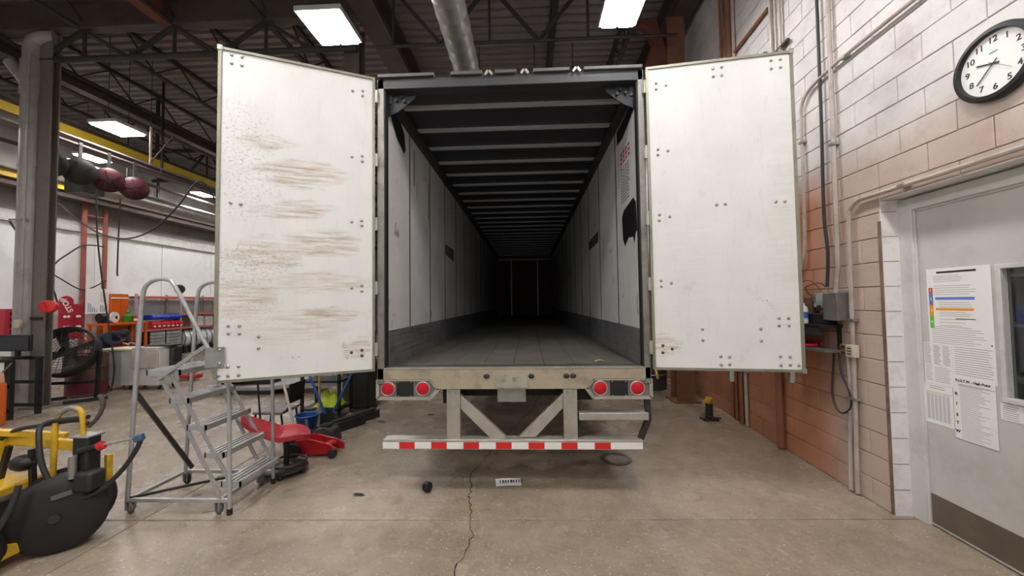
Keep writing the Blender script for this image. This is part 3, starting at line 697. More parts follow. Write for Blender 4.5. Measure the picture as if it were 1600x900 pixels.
# underbody
und = M('underbody_black', (34,33,34), .6, .2, .2, 5)
B().bb(-.83,-.7,TY+.12,TE-1,.79,1.1).bb(.3,.6,TY+.12,TE-1,.82,1.1).build('frame_rail', und, tr)
B().bb(-.7,.3,TY+.25,TY+.4,.83,1.1).build('cross_member', und, tr)
yy = TY+.9
while yy < TE: B().bb(XL+.02,XR-.02,yy,yy+.08,.98,1.1).build('cross_member', und, tr); yy += .6
B().bb(-.3,-.03,TY+.03,TY+.2,.82,.96).build('centre_box', steel, tr, bevel=.01)
for yy in (9.6,10.9):
    B().cyl((XL+.1,yy,.52),(XR-.1,yy,.52),.07,n=12).build('axle', und, tr)
    for X in (XL+.02,XL+.32,XR-.32-.25,XR-.02-.25):
        wb = B().lathe([(.27,0),(.46,.01),(.51,.05),(.51,.2),(.46,.24),(.27,.25)],(X,yy,.512),(1,0,0),32).build('tyre', rubber, tr)
        B().lathe([(.27,.03),(.1,.06),(.1,.19),(.27,.22)],(X,yy,.512),(1,0,0),20).build('wheel_rim', steel, wb)
# decals inside
def dec(X, pts, mat, nm):
    sx_ = .0015 if X < 0 else -.0015
    B().add([(X+sx_,a,b) for a,b in pts],[tuple(range(len(pts)))]).build(nm, mat, tr)
redink = MF('red_ink', (170,60,60), .6); greyink = MF('faded_ink', (104,98,98), .6); blk = MF('black_patch', (16,16,18), .6)
for i in range(3):
    for k in range(4): dec(IR,[(4.2-.1*k,3.36-.05*i),(4.13-.1*k,3.36-.05*i),(4.13-.1*k,3.33-.05*i),(4.2-.1*k,3.33-.05*i)],redink,'decal_text')
for i in range(12):
    a = 4.2; 
    for k in range(4): 
        L_ = random.uniform(.05,.08); dec(IR,[(a,3.19-.033*i),(a-L_,3.19-.033*i),(a-L_,3.175-.033*i),(a,3.175-.033*i)],greyink,'decal_text'); a -= L_+.02
dec(IR,[(4.2,2.66),(4.12,2.72),(3.75,2.76),(3.66,2.7),(3.64,2.42),(3.7,2.40),(3.74,2.3),(3.78,2.38),(3.95,2.4),(4.1,2.33),(4.18,2.42)],blk,'patch')
dec(IR,[(4.36,3.68),(3.66,3.7),(3.64,3.6),(3.8,3.56),(4.1,3.5),(4.35,3.52)],blk,'patch')
dec(IL,[(3.68,3.7),(3.7,3.62),(3.86,3.48),(4.1,3.4),(4.16,3.46),(4.12,3.62),(4.0,3.7)],blk,'patch')
dec(IL,[(4.46,3.59),(4.49,3.59),(4.49,3.16),(4.46,3.16)],blk,'slot'); dec(IL,[(5.12,3.4),(5.15,3.4),(5.15,2.9),(5.12,2.9)],blk,'slot')
dec(IR,[(6.5,2.75),(5.6,2.78),(5.62,2.62),(6.5,2.6)],MF('tape_brown',(70,62,58),.6),'patch')
dec(IL,[(6.2,2.72),(6.9,2.72),(6.9,2.5),(6.2,2.55)],MF('tape_brown2',(90,84,80),.6),'patch')
# rear doors
def stain_mat(name, base, stains, scr=.6, gloss=.32, scr_u=None):
    s = NT(name); tc = s.pos(True); sp = s.n('ShaderNodeSeparateXYZ'); s.l(tc, sp.inputs[0]); U, Zc = sp.outputs['X'], sp.outputs['Z']
    c = s.mix(s.ramp(s.noise(2.4,5,obj=True), .3, .7), lin(base), lin(tuple(min(255,v+10) for v in base)))
    c = s.mix(s.math('MULTIPLY', s.ramp(s.noise(7,7,stretch=(2.5,1,.5),obj=True,rough=.7), .55, .75), .3), c, lin((186,184,178)))
    streak = s.noise(10,9,stretch=(.3,1,3.6),obj=True,rough=.68)
    fine = s.noise(34,8,stretch=(1,1,1.5),obj=True,rough=.8)
    n1 = s.noise(3.2,4,obj=True,rough=.6); n2 = s.noise(4.3,5,stretch=(.5,1,1.3),obj=True,rough=.65)
    U = s.math('ADD', U, s.math('MULTIPLY', s.math('SUBTRACT', n1, .5), .5)); Zc = s.math('ADD', Zc, s.math('MULTIPLY', s.math('SUBTRACT', n2, .5), .22))
    scr_ = s.math('MULTIPLY', s.ramp(s.noise(20,9,stretch=(1.6,1,.5),obj=True,rough=.82), .6, .68), .22); c = s.mix(scr_, c, lin((120,112,106)))
    for (u,z,a,b,colr,amt,tilt,kind) in stains:
        du = s.math('DIVIDE', s.math('SUBTRACT', U, u), a)
        dz = s.math('DIVIDE', s.math('ADD', s.math('SUBTRACT', Zc, z), s.math('MULTIPLY', s.math('SUBTRACT', U, u), tilt)), b)
        r = s.math('SUBTRACT', 1, s.math('ADD', s.math('MULTIPLY', du, du), s.math('MULTIPLY', dz, dz)), True)
        nz = s.ramp(streak if kind == 0 else fine, *((.42,.66) if kind == 0 else (.53,.62)))
        c = s.mix(s.math('MULTIPLY', s.math('MULTIPLY', s.math('POWER', r, .6), nz), amt), c, lin(colr))
    s.col(c); s.set(Roughness=s.math('ADD', s.math('MULTIPLY', s.noise(5,6,obj=True), .3), gloss-.1))
    s.bump(s.math('ADD', s.noise(6,5,obj=True), s.math('MULTIPLY', fine, .25)), .25, .01); return s.m
tan_ = (158,122,76); tan2 = (176,146,104); drk = (70,58,50)
ST_L = [(.60,2.90,.42,.14,tan_,.95,.06,0),(.85,3.14,.22,.07,tan2,.9,.05,0),(.67,2.58,.34,.09,tan_,.8,.06,0),(.40,2.30,.36,.12,tan_,.9,-.02,0),(.9,2.2,.32,.14,tan2,.9,.05,0),(.45,1.95,.5,.1,tan2,.7,0,0),
        (1.0,1.8,.25,.17,tan2,.8,0,0),(.38,1.67,.3,.06,tan_,.85,0,0),(.65,1.55,.5,.14,tan2,.45,0,0),(1.05,3.15,.28,.35,drk,.6,0,1),(1.02,2.72,.25,.35,drk,.5,0,1),(1.0,2.12,.34,.2,drk,.75,0,1),(1.0,1.78,.34,.25,drk,.4,0,1),
        (.69,1.275,.09,.022,drk,1,0,1),(.68,2.11,.13,.02,(128,116,112),1,0,0),(.20,1.33,.06,.09,(140,96,40),1,0,0),(.11,1.34,.05,.12,(150,110,50),.9,0,0)]
ST_R = [(.91,1.74,.16,.03,(110,92,70),1,.65,1),(.09,1.34,.07,.12,(160,120,60),.8,0,0),(.17,1.32,.06,.06,(160,120,60),.8,0,0),(.3,2.0,.3,.7,(216,215,210),.5,0,0),(1.1,2.4,.15,1.2,(212,210,200),.5,0,0)]
doorL_m = stain_mat('scuffed_white_door', (222,221,217), ST_L, gloss=.42); doorR_m = stain_mat('clean_white_door', (222,222,218), ST_R, gloss=.27)
BOL_L = [(1.13,3.848),(1.059,3.848),(1.129,3.777),(1.058,3.776),(.196,3.734),(.11,3.755),(.11,3.704),(.2,3.113),(.113,3.134),(.113,3.082),(1.122,2.602),(1.054,2.595),(.202,2.507),(.115,2.526),(.115,2.478),(.2,1.897),(.114,1.92),(.114,1.87),(1.126,1.586),(1.051,1.584),(1.125,1.524),(1.05,1.521),(.916,1.489),(.915,1.393),(1.125,1.255),(1.053,1.255),(1.187,1.187),(1.124,1.183),(1.052,1.182),(.201,1.314),(.112,1.33),(.112,1.279)]
BOL_R = [(.578,3.818),(.651,3.823),(.579,3.747),(.649,3.75),(1.05,3.832),(1.123,3.833),(1.05,3.761),(1.122,3.762),(.092,3.742),(.091,3.686),(.178,3.714),(.092,3.126),(.091,3.076),(.178,3.107),(.572,2.588),(.642,2.59),(1.043,2.586),(1.113,2.585),(.089,2.526),(.087,2.475),(.177,2.503),(.088,1.927),(.089,1.875),(.174,1.902),(1.033,1.583),(1.107,1.583),(1.032,1.521),(1.107,1.521),(.422,1.492),(.423,1.394),(.889,1.492),(.89,1.391),(.564,1.253),(.636,1.25),(.564,1.182),(.634,1.183),(1.033,1.259),(1.106,1.256),(1.034,1.186),(1.105,1.188),(1.17,1.185),(.087,1.345),(.085,1.282),(.165,1.315)]
boltme = B().lathe([(.013,-.002),(.0135,.002),(.011,.006),(.006,.0085),(.0005,.0095)],n=12).mesh('bolt'); boltme.materials.append(steel)
boltru = boltme.copy(); boltru.materials.clear(); boltru.materials.append(M('rusty_bolt', (96,70,44), .7, .2))
edge_m = M('door_edge_alu', (150,148,132), .45, .5, .1, 6, (104,98,80), .5)
def cargo_door(h_, f_, mat, bolts, z0=1.13, z1=3.9):
    hx = V(*h_,0); d = V(*f_,0)-hx; L_ = d.length; d.normalize()
    nn = V(0,0,1).cross(d);  nn = -nn if nn.y > 0 else nn       # towards the viewer
    M4 = Matrix((d, -nn, Z)).transposed().to_4x4(); M4 = Matrix.Translation(hx) @ M4   # local: x along door, -y face, z up
    me_ = B().bb(.02,L_-.02,0,.045,z0+.02,z1-.02).mesh('cargo_door'); me_.materials.append(mat)
    o = inst(me_, 'cargo_door', tr, M4)
    for a,b,c_,e in ((0,.022,z0,z1),(L_-.024,L_,z0,z1),(.022,L_-.024,z1-.022,z1),(.022,L_-.024,z0,z0+.022)):
        q = B().bb(a,b,-.012,.05,c_,e).mesh('edge_trim'); q.materials.append(edge_m); inst(q,'edge_trim',o,M4)
    for u,zz0 in bolts:
        R = M4 @ Matrix.Translation((u,0,zz0)) @ Matrix.Rotation(math.radians(90),4,'X')
        inst(boltru if (zz0 < 1.36 and u < .25) else boltme,'bolt',o,R)
    for zz0 in (1.33,1.9,2.5,3.11,3.72):
        q = B().cyl((-.012,-.004,zz0-.06),(-.012,-.004,zz0+.06),.014,n=10).bb(-.03,.02,.0,.012,zz0-.05,zz0+.05).mesh('hinge'); q.materials.append(alum); inst(q,'hinge',o,M4)
    q = B().bb(.0,.02,-.02,.0,z1-.02,z1+.0).mesh('corner_cap'); q.materials.append(steel)
    q = B().bb(L_-.03,L_+.006,-.016,.055,z1-.03,z1+.012).mesh('corner_cap'); q.materials.append(steel); inst(q,'corner_cap',o,M4)
    q = B().bb(L_-.03,L_+.006,-.016,.055,z0-.008,z0+.03).mesh('corner_cap'); q.materials.append(steel); inst(q,'corner_cap',o,M4)
    return o, M4, L_
dL, ML, LL = cargo_door((-1.425,3.5),(-2.53,2.98),doorL_m,BOL_L)
q = B().bb(LL-.075,LL+.05,-.02,-.0125,1.26,1.42).mesh('latch_plate'); q.materials.append(steel); inst(q,'latch_plate',dL,ML)
for zz0 in (1.285,1.395): inst(boltme,'bolt',dL,ML @ Matrix.Translation((LL-.045,-.02,zz0)) @ Matrix.Rotation(math.radians(90),4,'X'))
dR, MR, LR = cargo_door((1.115,3.5),(2.32,3.33),doorR_m,BOL_R)
for u in (.63,1.1):
    q = B().bb(u,u+.035,-.006,.03,1.06,1.13).cyl((u+.017,.01,1.04),(u+.017,.01,1.1),.02,n=10).mesh('hold_hook'); q.materials.append(steel); inst(q,'hold_hook',dR,MR)
for u in (.62,1.0): 
    q = B().bb(u,u+.03,.01,.05,3.9,3.925).mesh('lock_cam'); q.materials.append(darksteel); inst(q,'lock_cam',dR,MR)
q = B().tube([(.015,-.03,1.14),(.02,-.05,1.1),(.03,-.04,1.06)],.012,8).mesh('chain_hook'); q.materials.append(M('brass_hook',(150,124,70),.5,.4)); inst(q,'chain_hook',dR,MR)
# ------------------------------------------------------------------ rolling ladder
yn, yf = 3.17, 3.72
ld = thing('rolling_ladder', 'grey steel rolling step ladder with handrails beside the left trailer door', 'ladder', (-2.97,3.44,0))
gal = M('ladder_grey', (182,182,182), .4, .35, .1, 8, (130,124,116), .5)
for yv in (yn,yf):
    B().tube([(-3.43,yv,.11),(-3.40,yv,.7),(-3.36,yv,1.5),(-3.34,yv,1.8),(-3.31,yv,1.93),(-3.22,yv,1.985),(-3.12,yv,1.985),(-3.05,yv,1.93),(-2.85,yv,1.58),(-2.63,yv,1.20),(-2.57,yv,1.09),(-2.55,yv,.98),(-2.54,yv,.5),(-2.53,yv,.03)],.017,10,smooth=4).build('handrail', gal, ld)
    B().cyl((-2.53,yv,0),(-2.53,yv,.05),.021,n=12).build('foot_cap', rubber, ld)
    B().bar((-3.43,yv,.115),(-2.53,yv,.115),.028,.028).build('base_rail', gal, ld)
    for dx in (0,.10): B().bar((-3.2+dx,yv+.02*(1 if yv==yn else -1),1.19),(-2.64+dx,yv+.02*(1 if yv==yn else -1),.16 if dx==0 else .25),.012,.03).build('stringer', gal, ld)
    B().bar((-3.18,yv,1.13),(-2.76,yv,1.41),.02,.03).build('rail_brace', gal, ld)
B().bar((-3.42,yn,.115),(-3.42,yf,.115),.028,.028).build('base_rail', gal, ld); B().bar((-2.62,yn,.115),(-2.62,yf,.115),.028,.028).build('base_rail', gal, ld)
B().bar((-3.39,yn,1.03),(-3.36,yf,.15),.02,.035).build('rear_brace', M('ladder_dark', (76,72,70), .5, .4), ld)
B().bar((-3.41,yn,.13),(-2.66,yf,.13),.018,.02).build('base_brace', darksteel, ld)
for k,(x0,zz0,dp) in enumerate(((-3.30,1.205,.30),(-3.09,.965,.17),(-2.93,.735,.17),(-2.77,.505,.17),(-2.62,.265,.17))):
    tdt = B().bb(x0,x0+.012,yn+.012,yf-.012,zz0-.045,zz0).bb(x0+dp-.012,x0+dp,yn+.012,yf-.012,zz0-.045,zz0).bb(x0,x0+dp,yn+.012,yn+.024,zz0-.045,zz0).bb(x0,x0+dp,yf-.024,yf-.012,zz0-.045,zz0).build('tread', gal, ld)
    nS = 6 if k == 0 else 4
    for i in range(nS):
        xc = x0+.02+(dp-.04)*i/(nS-1); B().bb(xc-.011,xc+.011,yn+.02,yf-.02,zz0-.008,zz0+.003).build('slat', gal, tdt)
for (X,yv,dk_) in ((-3.41,yn+.01,0),(-3.4,yf-.01,1),(-2.64,yn+.02,0),(-2.64,yf-.02,0)):
    f = B().bb(X-.022,X-.016,yv-.03,yv+.03,.03,.11).bb(X+.016,X+.022,yv-.03,yv+.03,.03,.11).bb(X-.022,X+.022,yv-.03,yv+.03,.1,.115).build('caster_fork', gal, ld)
    B().lathe([(.025,-.014),(.046,-.014),(.05,-.008),(.05,.008),(.046,.014),(.025,.014)],(X,yv,.05),(.5,1,0),20).build('caster_wheel', rubber if dk_ else M('grey_caster', (104,98,92), .5), f)
# ------------------------------------------------------------------ pressure washer (bottom left)
pw = thing('pressure_washer', 'yellow framed pressure washer with black hose drum at the bottom left corner', 'pressure washer', (-3.6,2.6,0))
cx, cy, cz = -3.46, 2.74, .27
dax = V(.62,-.78,0).normalized()
B().lathe([(.06,-.15),(.24,-.14),(.265,-.12),(.265,-.10),(.2,-.09),(.2,.07),(.265,.09),(.268,.11),(.25,.135),(.2,.15),(.1,.165),(.03,.17)],(cx,cy,cz),dax,40).build('hose_drum', M('drum_black', (36,33,34), .6, .1, .2, 9), pw)
for i in range(5): B().ring(V(cx,cy,cz)+dax*(-.075+.034*i),dax,.225,.02,28,8).build('wound_hose', hose_m, pw)
B().cyl(V(cx,cy,cz)+dax*.16,V(cx,cy,cz)+dax*.185,.03,n=14).build('hub', darksteel, pw)
u_ = dax.cross(Z); B().bar(V(cx,cy,cz)+dax*.165+u_*.02+Z*.14,V(cx,cy,cz)+dax*.165-u_*.08+Z*.16,.03,.012,up=dax).build('maker_plate', M('plate_grey',(100,96,96),.5,.2), pw)
B().tube([(-3.57,2.75,.4),(-3.56,2.75,.55),(-3.555,2.75,.85),(-3.54,2.75,.93),(-3.48,2.75,.985),(-3.40,2.75,1.0),(-3.35,2.75,.97),(-3.335,2.75,.88),(-3.33,2.75,.7),(-3.32,2.75,.45)],.018,10,smooth=4).build('handle', yellow, pw)
B().tube([(-3.545,2.75,.9),(-3.53,2.75,.95),(-3.47,2.75,.99),(-3.41,2.75,1.002),(-3.37,2.75,.985)],.0195,10,smooth=4).build('worn_grip', steel, pw)
B().bb(-3.36,-3.24,2.70,2.80,.45,.8).build('pump_block', M('pump_black', (46,44,46), .5, .2, .2, 12), pw, bevel=.015)
B().bb(-3.365,-3.225,2.69,2.81,.795,.81).build('pump_cap', steel, pw, bevel=.004)
B().bb(-3.30,-3.17,2.66,2.78,.42,.56).build('valve_body', darksteel, pw, bevel=.02)
B().cyl((-3.31,2.67,.52),(-3.31,2.67,.68),.024,n=14).build('plunger', steel, pw)
B().bar((-3.95,2.78,.76),(-3.3,2.80,.70),.05,.07).build('frame_rail', yellow, pw, bevel=.006)
B().bar((-4.1,2.66,.86),(-3.6,2.86,.76),.05,.045).build('frame_rail', yellow, pw, bevel=.006)
B().bb(-4.02,-3.94,2.7,2.78,.62,.8).build('frame_bracket', yellow, pw, bevel=.008)
B().bb(-3.27,-3.235,2.84,2.88,.42,.62).build('frame_post', yellow, pw, bevel=.006)
B().bb(-4.3,-3.5,2.3,2.8,.08,.16).build('chassis', yellow, pw, bevel=.012)
B().bb(-4.3,-3.75,2.5,2.85,.38,.48).build('tank_top', yellow, pw, bevel=.02)
B().bb(-4.25,-3.72,2.5,2.85,.16,.42).build('engine_block', M('greasy_engine', (62,52,48), .6, .2, .4, 14), pw, bevel=.03)
for i in range(9): B().tube([(-4.0+.04*i,2.52-.02*i,.42+.012*i),(-3.85+.03*i,2.5-.01*i,.46+.01*i),(-3.72+.02*i,2.44,.48),(-3.62,2.42,.4-.02*i),(-3.68,2.4,.25),(-3.82+.03*i,2.4,.16)],.014,8,smooth=5).build('engine_hose', hose_m, pw)
B().lathe([(.07,-.05),(.14,-.05),(.16,-.03),(.16,.03),(.14,.05),(.07,.05)],(-3.62,2.36,.16),(.5,-.85,0),28).build('wheel', rubber, pw)
B().lathe([(.07,-.05),(.14,-.05),(.16,-.03),(.16,.03),(.14,.05),(.07,.05)],(-4.15,2.62,.16),(.5,-.85,0),28).build('wheel', rubber, pw)
B().bar((-3.9,2.74,.72),(-3.97,2.74,.46),.03,.03).build('strut', black, pw); B().bar((-3.72,2.74,.7),(-3.7,2.74,.42),.03,.03).build('strut', black, pw)
B().ball((-3.78,2.74,.6),(.09,.07,.06),12).build('air_filter', black, pw)
# gun with hose
B().cyl((-3.30,2.70,.70),(-3.18,2.72,.735),.026,.02,12).build('gun_grip', black, pw)
B().cyl((-3.175,2.722,.725),(-3.15,2.73,.74),.032,n=14).build('red_collar', red, pw)
B().cyl((-3.15,2.73,.738),(-2.96,2.79,.765),.009,n=10).build('lance', steel, pw)
B().bar((-2.965,2.785,.76),(-2.915,2.80,.775),.05,.05).build('coupling', M('blue_coupling',(70,100,130),.5,.2), pw, bevel=.008)
B().tube([(-2.93,2.80,.76),(-2.97,2.79,.66),(-3.06,2.77,.52),(-3.18,2.73,.40),(-3.30,2.70,.37),(-3.42,2.66,.45),(-3.50,2.64,.62),(-3.56,2.66,.80),(-3.6,2.70,.88),(-3.55,2.74,.91),(-3.40,2.76,.92),(-3.32,2.77,.93)],.017,10,smooth=6).build('loop_hose', hose_m, pw)
B().tube([(-3.45,2.48,.56),(-3.46,2.44,.4),(-3.50,2.38,.25),(-3.60,2.32,.1),(-3.72,2.28,.03),(-3.85,2.3,.03)],.017,10,smooth=6).build('loop_hose', hose_m, pw)
B().tube([(-4.15,2.7,.66),(-4.0,2.72,.74),(-3.85,2.74,.84),(-3.6,2.76,.88),(-3.42,2.78,.90),(-3.3,2.76,.88)],.015,8,smooth=6).build('loop_hose', hose_m, pw)
B().tube([(-3.3,2.76,.86),(-3.25,2.77,.92),(-3.22,2.78,1.0),(-3.225,2.78,1.05),(-3.25,2.78,1.09)],.015,8,smooth=5).build('trigger_lever', M('grey_lever',(84,78,74),.5,.3), pw)
jg = thing('plastic_jug', 'white plastic jug with red label on the yellow washer', 'jug', (-3.78,2.36,.165))
B().lathe([(.05,0),(.055,.01),(.055,.15),(.045,.19),(.02,.21),(.02,.23)],(-3.78,2.36,.165),n=20).build('bottle', white_pt, jg)
B().lathe([(.0555,.03),(.0555,.13)],(-3.78,2.36,.165),n=20,caps=False).build('red_label', red, jg)
# ------------------------------------------------------------------ stool, floor jack and clutter under the left door
st = thing('mechanic_stool', 'red moulded tractor-style seat stool on casters near the ladder', 'stool', (-2.55,3.95,0))
def seat(u,v):
    th_ = 2*math.pi*u; r_ = v; x = .27*r_*math.cos(th_)*(1 if math.cos(th_) > 0 else .95); yv = .235*r_*math.copysign(abs(math.sin(th_))**.8, math.sin(th_))
    back = max(0,(-x-.02)/.24); zc = .395+  .2*min(1,back)**1.1+.035*r_**4-.01*math.exp(-((x-.16)**2+yv**2)/.02)
    if x > .12: zc -= .05*((x-.12)/.15)**2
    a_ = math.radians(28); X_ = x-.10*min(1,back)
    return (-2.6+X_*math.cos(a_)-yv*math.sin(a_), 3.95+X_*math.sin(a_)+yv*math.cos(a_), zc)
q = B(); NU, NV = 36, 8
ring_ = [[V(*seat(i/NU, (j+.001)/NV)) for i in range(NU)] for j in range(NV+1)]
vs_ = [p for r_ in ring_ for p in r_]+[p+V(0,0,-.045) for p in ring_[-1]]+[p+V(0,0,-.02) for p in ring_[4]]
fs_ = [(j*NU+i,j*NU+(i+1)%NU,(j+1)*NU+(i+1)%NU,(j+1)*NU+i) for j in range(NV) for i in range(NU)]
b_ = (NV+1)*NU; fs_ += [(NV*NU+i,NV*NU+(i+1)%NU,b_+(i+1)%NU,b_+i) for i in range(NU)]+[(b_+i,b_+(i+1)%NU,b_+NU+(i+1)%NU,b_+NU+i) for i in range(NU)]
q.add(vs_, fs_+[tuple(range(NU))[::-1],tuple(range(b_+NU,b_+2*NU))]); q.build('seat', redm, st)
B().cyl((-2.55,3.95,.07),(-2.55,3.95,.37),.025,n=14).build('post', black, st)
B().lathe([(.2,.05),(.21,.06),(.19,.075),(.05,.09)],(-2.55,3.95,0),n=28).build('base_tray', darksteel, st)
B().ring((-2.53,3.95,.12),(0,0,1),.17,.012,28).build('foot_ring', darksteel, st)
for i in range(5):
    t_ = i*1.257; B().ball((-2.55+.18*math.cos(t_),3.95+.18*math.sin(t_),.026),.026,10).build('caster', black, st)
fj = thing('floor_jack', 'low red trolley jack behind the red stool', 'jack', (-2.47,4.45,0))
B().prism([(-.24,.03),(.24,.03),(.24,.09),(.16,.14),(-.1,.2),(-.24,.18)],(-2.47,4.36,0),(1,0,0),(0,0,1),-.03).build('side_plate', red, fj)
B().prism([(-.24,.03),(.24,.03),(.24,.09),(.16,.14),(-.1,.2),(-.24,.18)],(-2.47,4.54,0),(1,0,0),(0,0,1),-.03).build('side_plate', red, fj)
B().bb(-2.62,-2.3,4.38,4.53,.04,.1).build('lift_arm', M('jack_red_dark',(140,30,34),.5), fj, bevel=.01)
B().lathe([(.05,0),(.055,.02),(.05,.03)],(-2.33,4.45,.12),n=16).build('saddle', red, fj)
B().lathe([(.03,-.02),(.08,-.02),(.085,0),(.08,.02),(.03,.02)],(-2.70,4.31,.085),(0,1,0),22).build('wheel', rubber, fj)
B().lathe([(.03,-.02),(.05,-.02),(.052,0),(.05,.02),(.03,.02)],(-2.26,4.33,.052),(0,1,0),18).build('wheel', darksteel, fj)
B().cyl((-2.6,4.45,.16),(-2.72,4.6,.35),.02,n=10).build('handle_socket', darksteel, fj)
ch = thing('work_chair', 'small black metal chair with grey seat behind the red stool', 'chair', (-3.4,5.05,0))
B().bb(-3.6,-3.2,4.86,5.24,.33,.37).build('seat', M('chair_grey',(120,116,112),.6), ch, bevel=.015)
B().grid(lambda u,v: (-3.16+.04*v,4.88+.34*u,.46+.26*v),6,4,(.02,0,0)).build('backrest', black, ch)
for X in (-3.57,-3.23):
    for yv in (4.89,5.21): B().tube([(X,yv,.33),(X+(.04 if X>-3.4 else -.04),yv,.02)],.013,8).build('leg', black, ch)
for yv in (4.9,5.2): B().tube([(-3.23,yv,.34),(-3.15,yv,.4),(-3.13,yv,.5)],.012,8,smooth=3).build('back_tube', black, ch)
def pole(nm,label,cat,a,b,r,mat,head=None):
    t = thing(nm,label,cat,b); B().cyl(a,b,r,n=10).build('handle', mat, t)
    if head: head(t)
pole('broom','white-handled broom leaning beside the trailer door','broom',(-3.26,4.77,1.3),(-2.95,4.75,.14),.017,M('white_handle',(216,206,198),.5),lambda t: B().bb(-3.09,-2.81,4.71,4.79,0,.15).build('brush', black, t, bevel=.01))
pole('shovel','blue-handled shovel leaning left over the blue bin','shovel',(-3.36,5.42,1.2),(-2.9,5.36,.2),.018,blue,lambda t: B().prism([(-.1,0),(.1,0),(.1,.2),(0,.28),(-.1,.2)],(-2.88,5.37,.0),(1,0,0),(0,0,1),-.01).build('blade', darksteel, t))
pole('squeegee','blue-handled squeegee leaning right towards the trailer','squeegee',(-2.40,5.62,1.2),(-2.92,5.55,.1),.016,blue,lambda t: B().bb(-3.06,-2.78,5.52,5.58,0,.1).build('rubber_blade', black, t))
pole('mop','wooden-handled mop standing upright in the clutter','mop',(-3.12,5.6,1.4),(-3.12,5.6,.2),.016,M('wood_handle',(190,146,84),.5),lambda t: B().lathe([(.1,0),(.09,.1),(.03,.22)],(-3.12,5.6,0),n=14).build('mop_head', M('mop_grey',(120,112,104),.9), t))
pole('pry_bar','thin black rod leaning beside the white broom','rod',(-3.48,4.75,1.15),(-3.36,4.72,.0),.011,black)
bn = thing('plastic_bin','blue plastic bin among the leaning handles','bin',(-3.02,5.12,0))
B().lathe([(.1,0),(.14,.25),(.15,.26),(.13,.26),(.095,.02)],(-3.02,5.12,0),n=24).build('tub', blue, bn); B().ring((-3.02,5.12,.26),(0,0,1),.143,.01).build('rim', blue, bn)
dp = thing('dust_pan','dark grey dust pan standing behind the trolley jack','dust pan',(-2.62,4.85,0))
B().prism([(-.14,0),(.16,0),(.12,.16),(.02,.2),(-.1,.17)],(-2.62,4.78,0),(1,0,0),(0,0,1),-.2).build('pan', M('pan_grey',(72,68,68),.6), dp, bevel=.01)
B().bb(-2.68,-2.56,4.80,4.94,.2,.215).build('lip', darksteel, dp)
for k,(X,Y_,L_,h_) in enumerate(((-2.75,5.15,.5,.1),(-2.6,5.35,.55,.14),(-2.5,5.75,.45,.12))):
    q = B().box((X,Y_,h_/2),(.16,L_,h_),-.5).box((X+.02,Y_,h_+.015),(.1,L_*.7,.03),-.5)
    tag(q.build('tool_case', M('case_black%d'%k,(38+10*k,38+8*k,42+6*k),.5), None, .012), ['black tool case nearest the dust pan','black tool case in the middle of the clutter row','dark tool case farthest along the clutter row'][k], 'tool case', 'tool cases on the floor')
ct = thing('service_cart','black steel service cart beside the column under the left door','cart',(-3.2,6.0,0))
for X in (-3.5,-2.92):
    for yv in (5.8,6.2): B().bb(X-.02,X+.02,yv-.02,yv+.02,.0,1.0).build('post', black, ct)
for zz0 in (.12,.55,.95): B().bb(-3.52,-2.9,5.78,6.22,zz0,zz0+.03).build('shelf', black, ct)
B().bb(-3.5,-2.94,5.79,5.8,.5,.56).build('rail', steel, ct)
q = B()
def rag(u,v):
    return (-3.36+.42*u, 5.84+.3*v, .17+.26*math.sin(math.pi*u)*math.sin(math.pi*v)*(.7+.5*math.sin(9*u+4*v)*math.cos(7*v-3*u)))
tag(B().grid(rag,20,14,(0,0,-.012)).build('safety_vest', M('hi_vis_yellow',(196,216,40),.6)), 'bright yellow-green safety vest crumpled on the black cart', 'vest')
tb = thing('tool_cabinet','tall black machine cabinet standing at the trailer corner','cabinet',(-2.62,6.3,0))
B().bb(-2.87,-2.6,6.12,6.45,.06,1.3).build('cabinet_body', black, tb, bevel=.02); B().bb(-2.84,-2.63,6.1,6.12,.7,1.2).build('front_panel', darksteel, tb); B().bb(-2.88,-2.59,6.1,6.47,0,.06).build('plinth', darksteel, tb)
ty = thing('spare_tyre','black tyre standing behind the cabinet at the trailer corner','tyre',(-2.9,7.3,0))
B().lathe([(.2,-.09),(.31,-.1),(.35,-.06),(.35,.06),(.31,.1),(.2,.09)],(-2.9,7.3,.35),(.9,-.3,0),32).build('tread', rubber, ty); B().lathe([(.2,-.05),(.08,-.02),(.08,.02),(.2,.05)],(-2.9,7.3,.35),(.9,-.3,0),20).build('rim', darksteel, ty)
pn = thing('drain_tray','long low grey tray with tan cushion behind the ladder','tray',(-5.3,7.6,0))
B().grid(lambda u,v: (-6.4+2.3*u, 7.3+.7*v, .08+.14*max(0,u-.55)*2.0+ (.12 if 0<v<1 else 0)*0),14,4,(0,0,.09)).build('tray', M('tray_grey',(150,150,150),.5), pn, bevel=.02)
B().bb(-6.35,-5.0,7.35,7.95,0,.09).build('runner', darksteel, pn); B().bb(-6.3,-5.2,7.5,7.95,.17,.26).build('liner', black, pn)
B().lathe([(.36,0),(.4,.03),(.38,.09),(.3,.11)],(-5.85,7.7,.24),n=28).build('cushion', M('tan_cushion',(190,142,80),.6), pn)
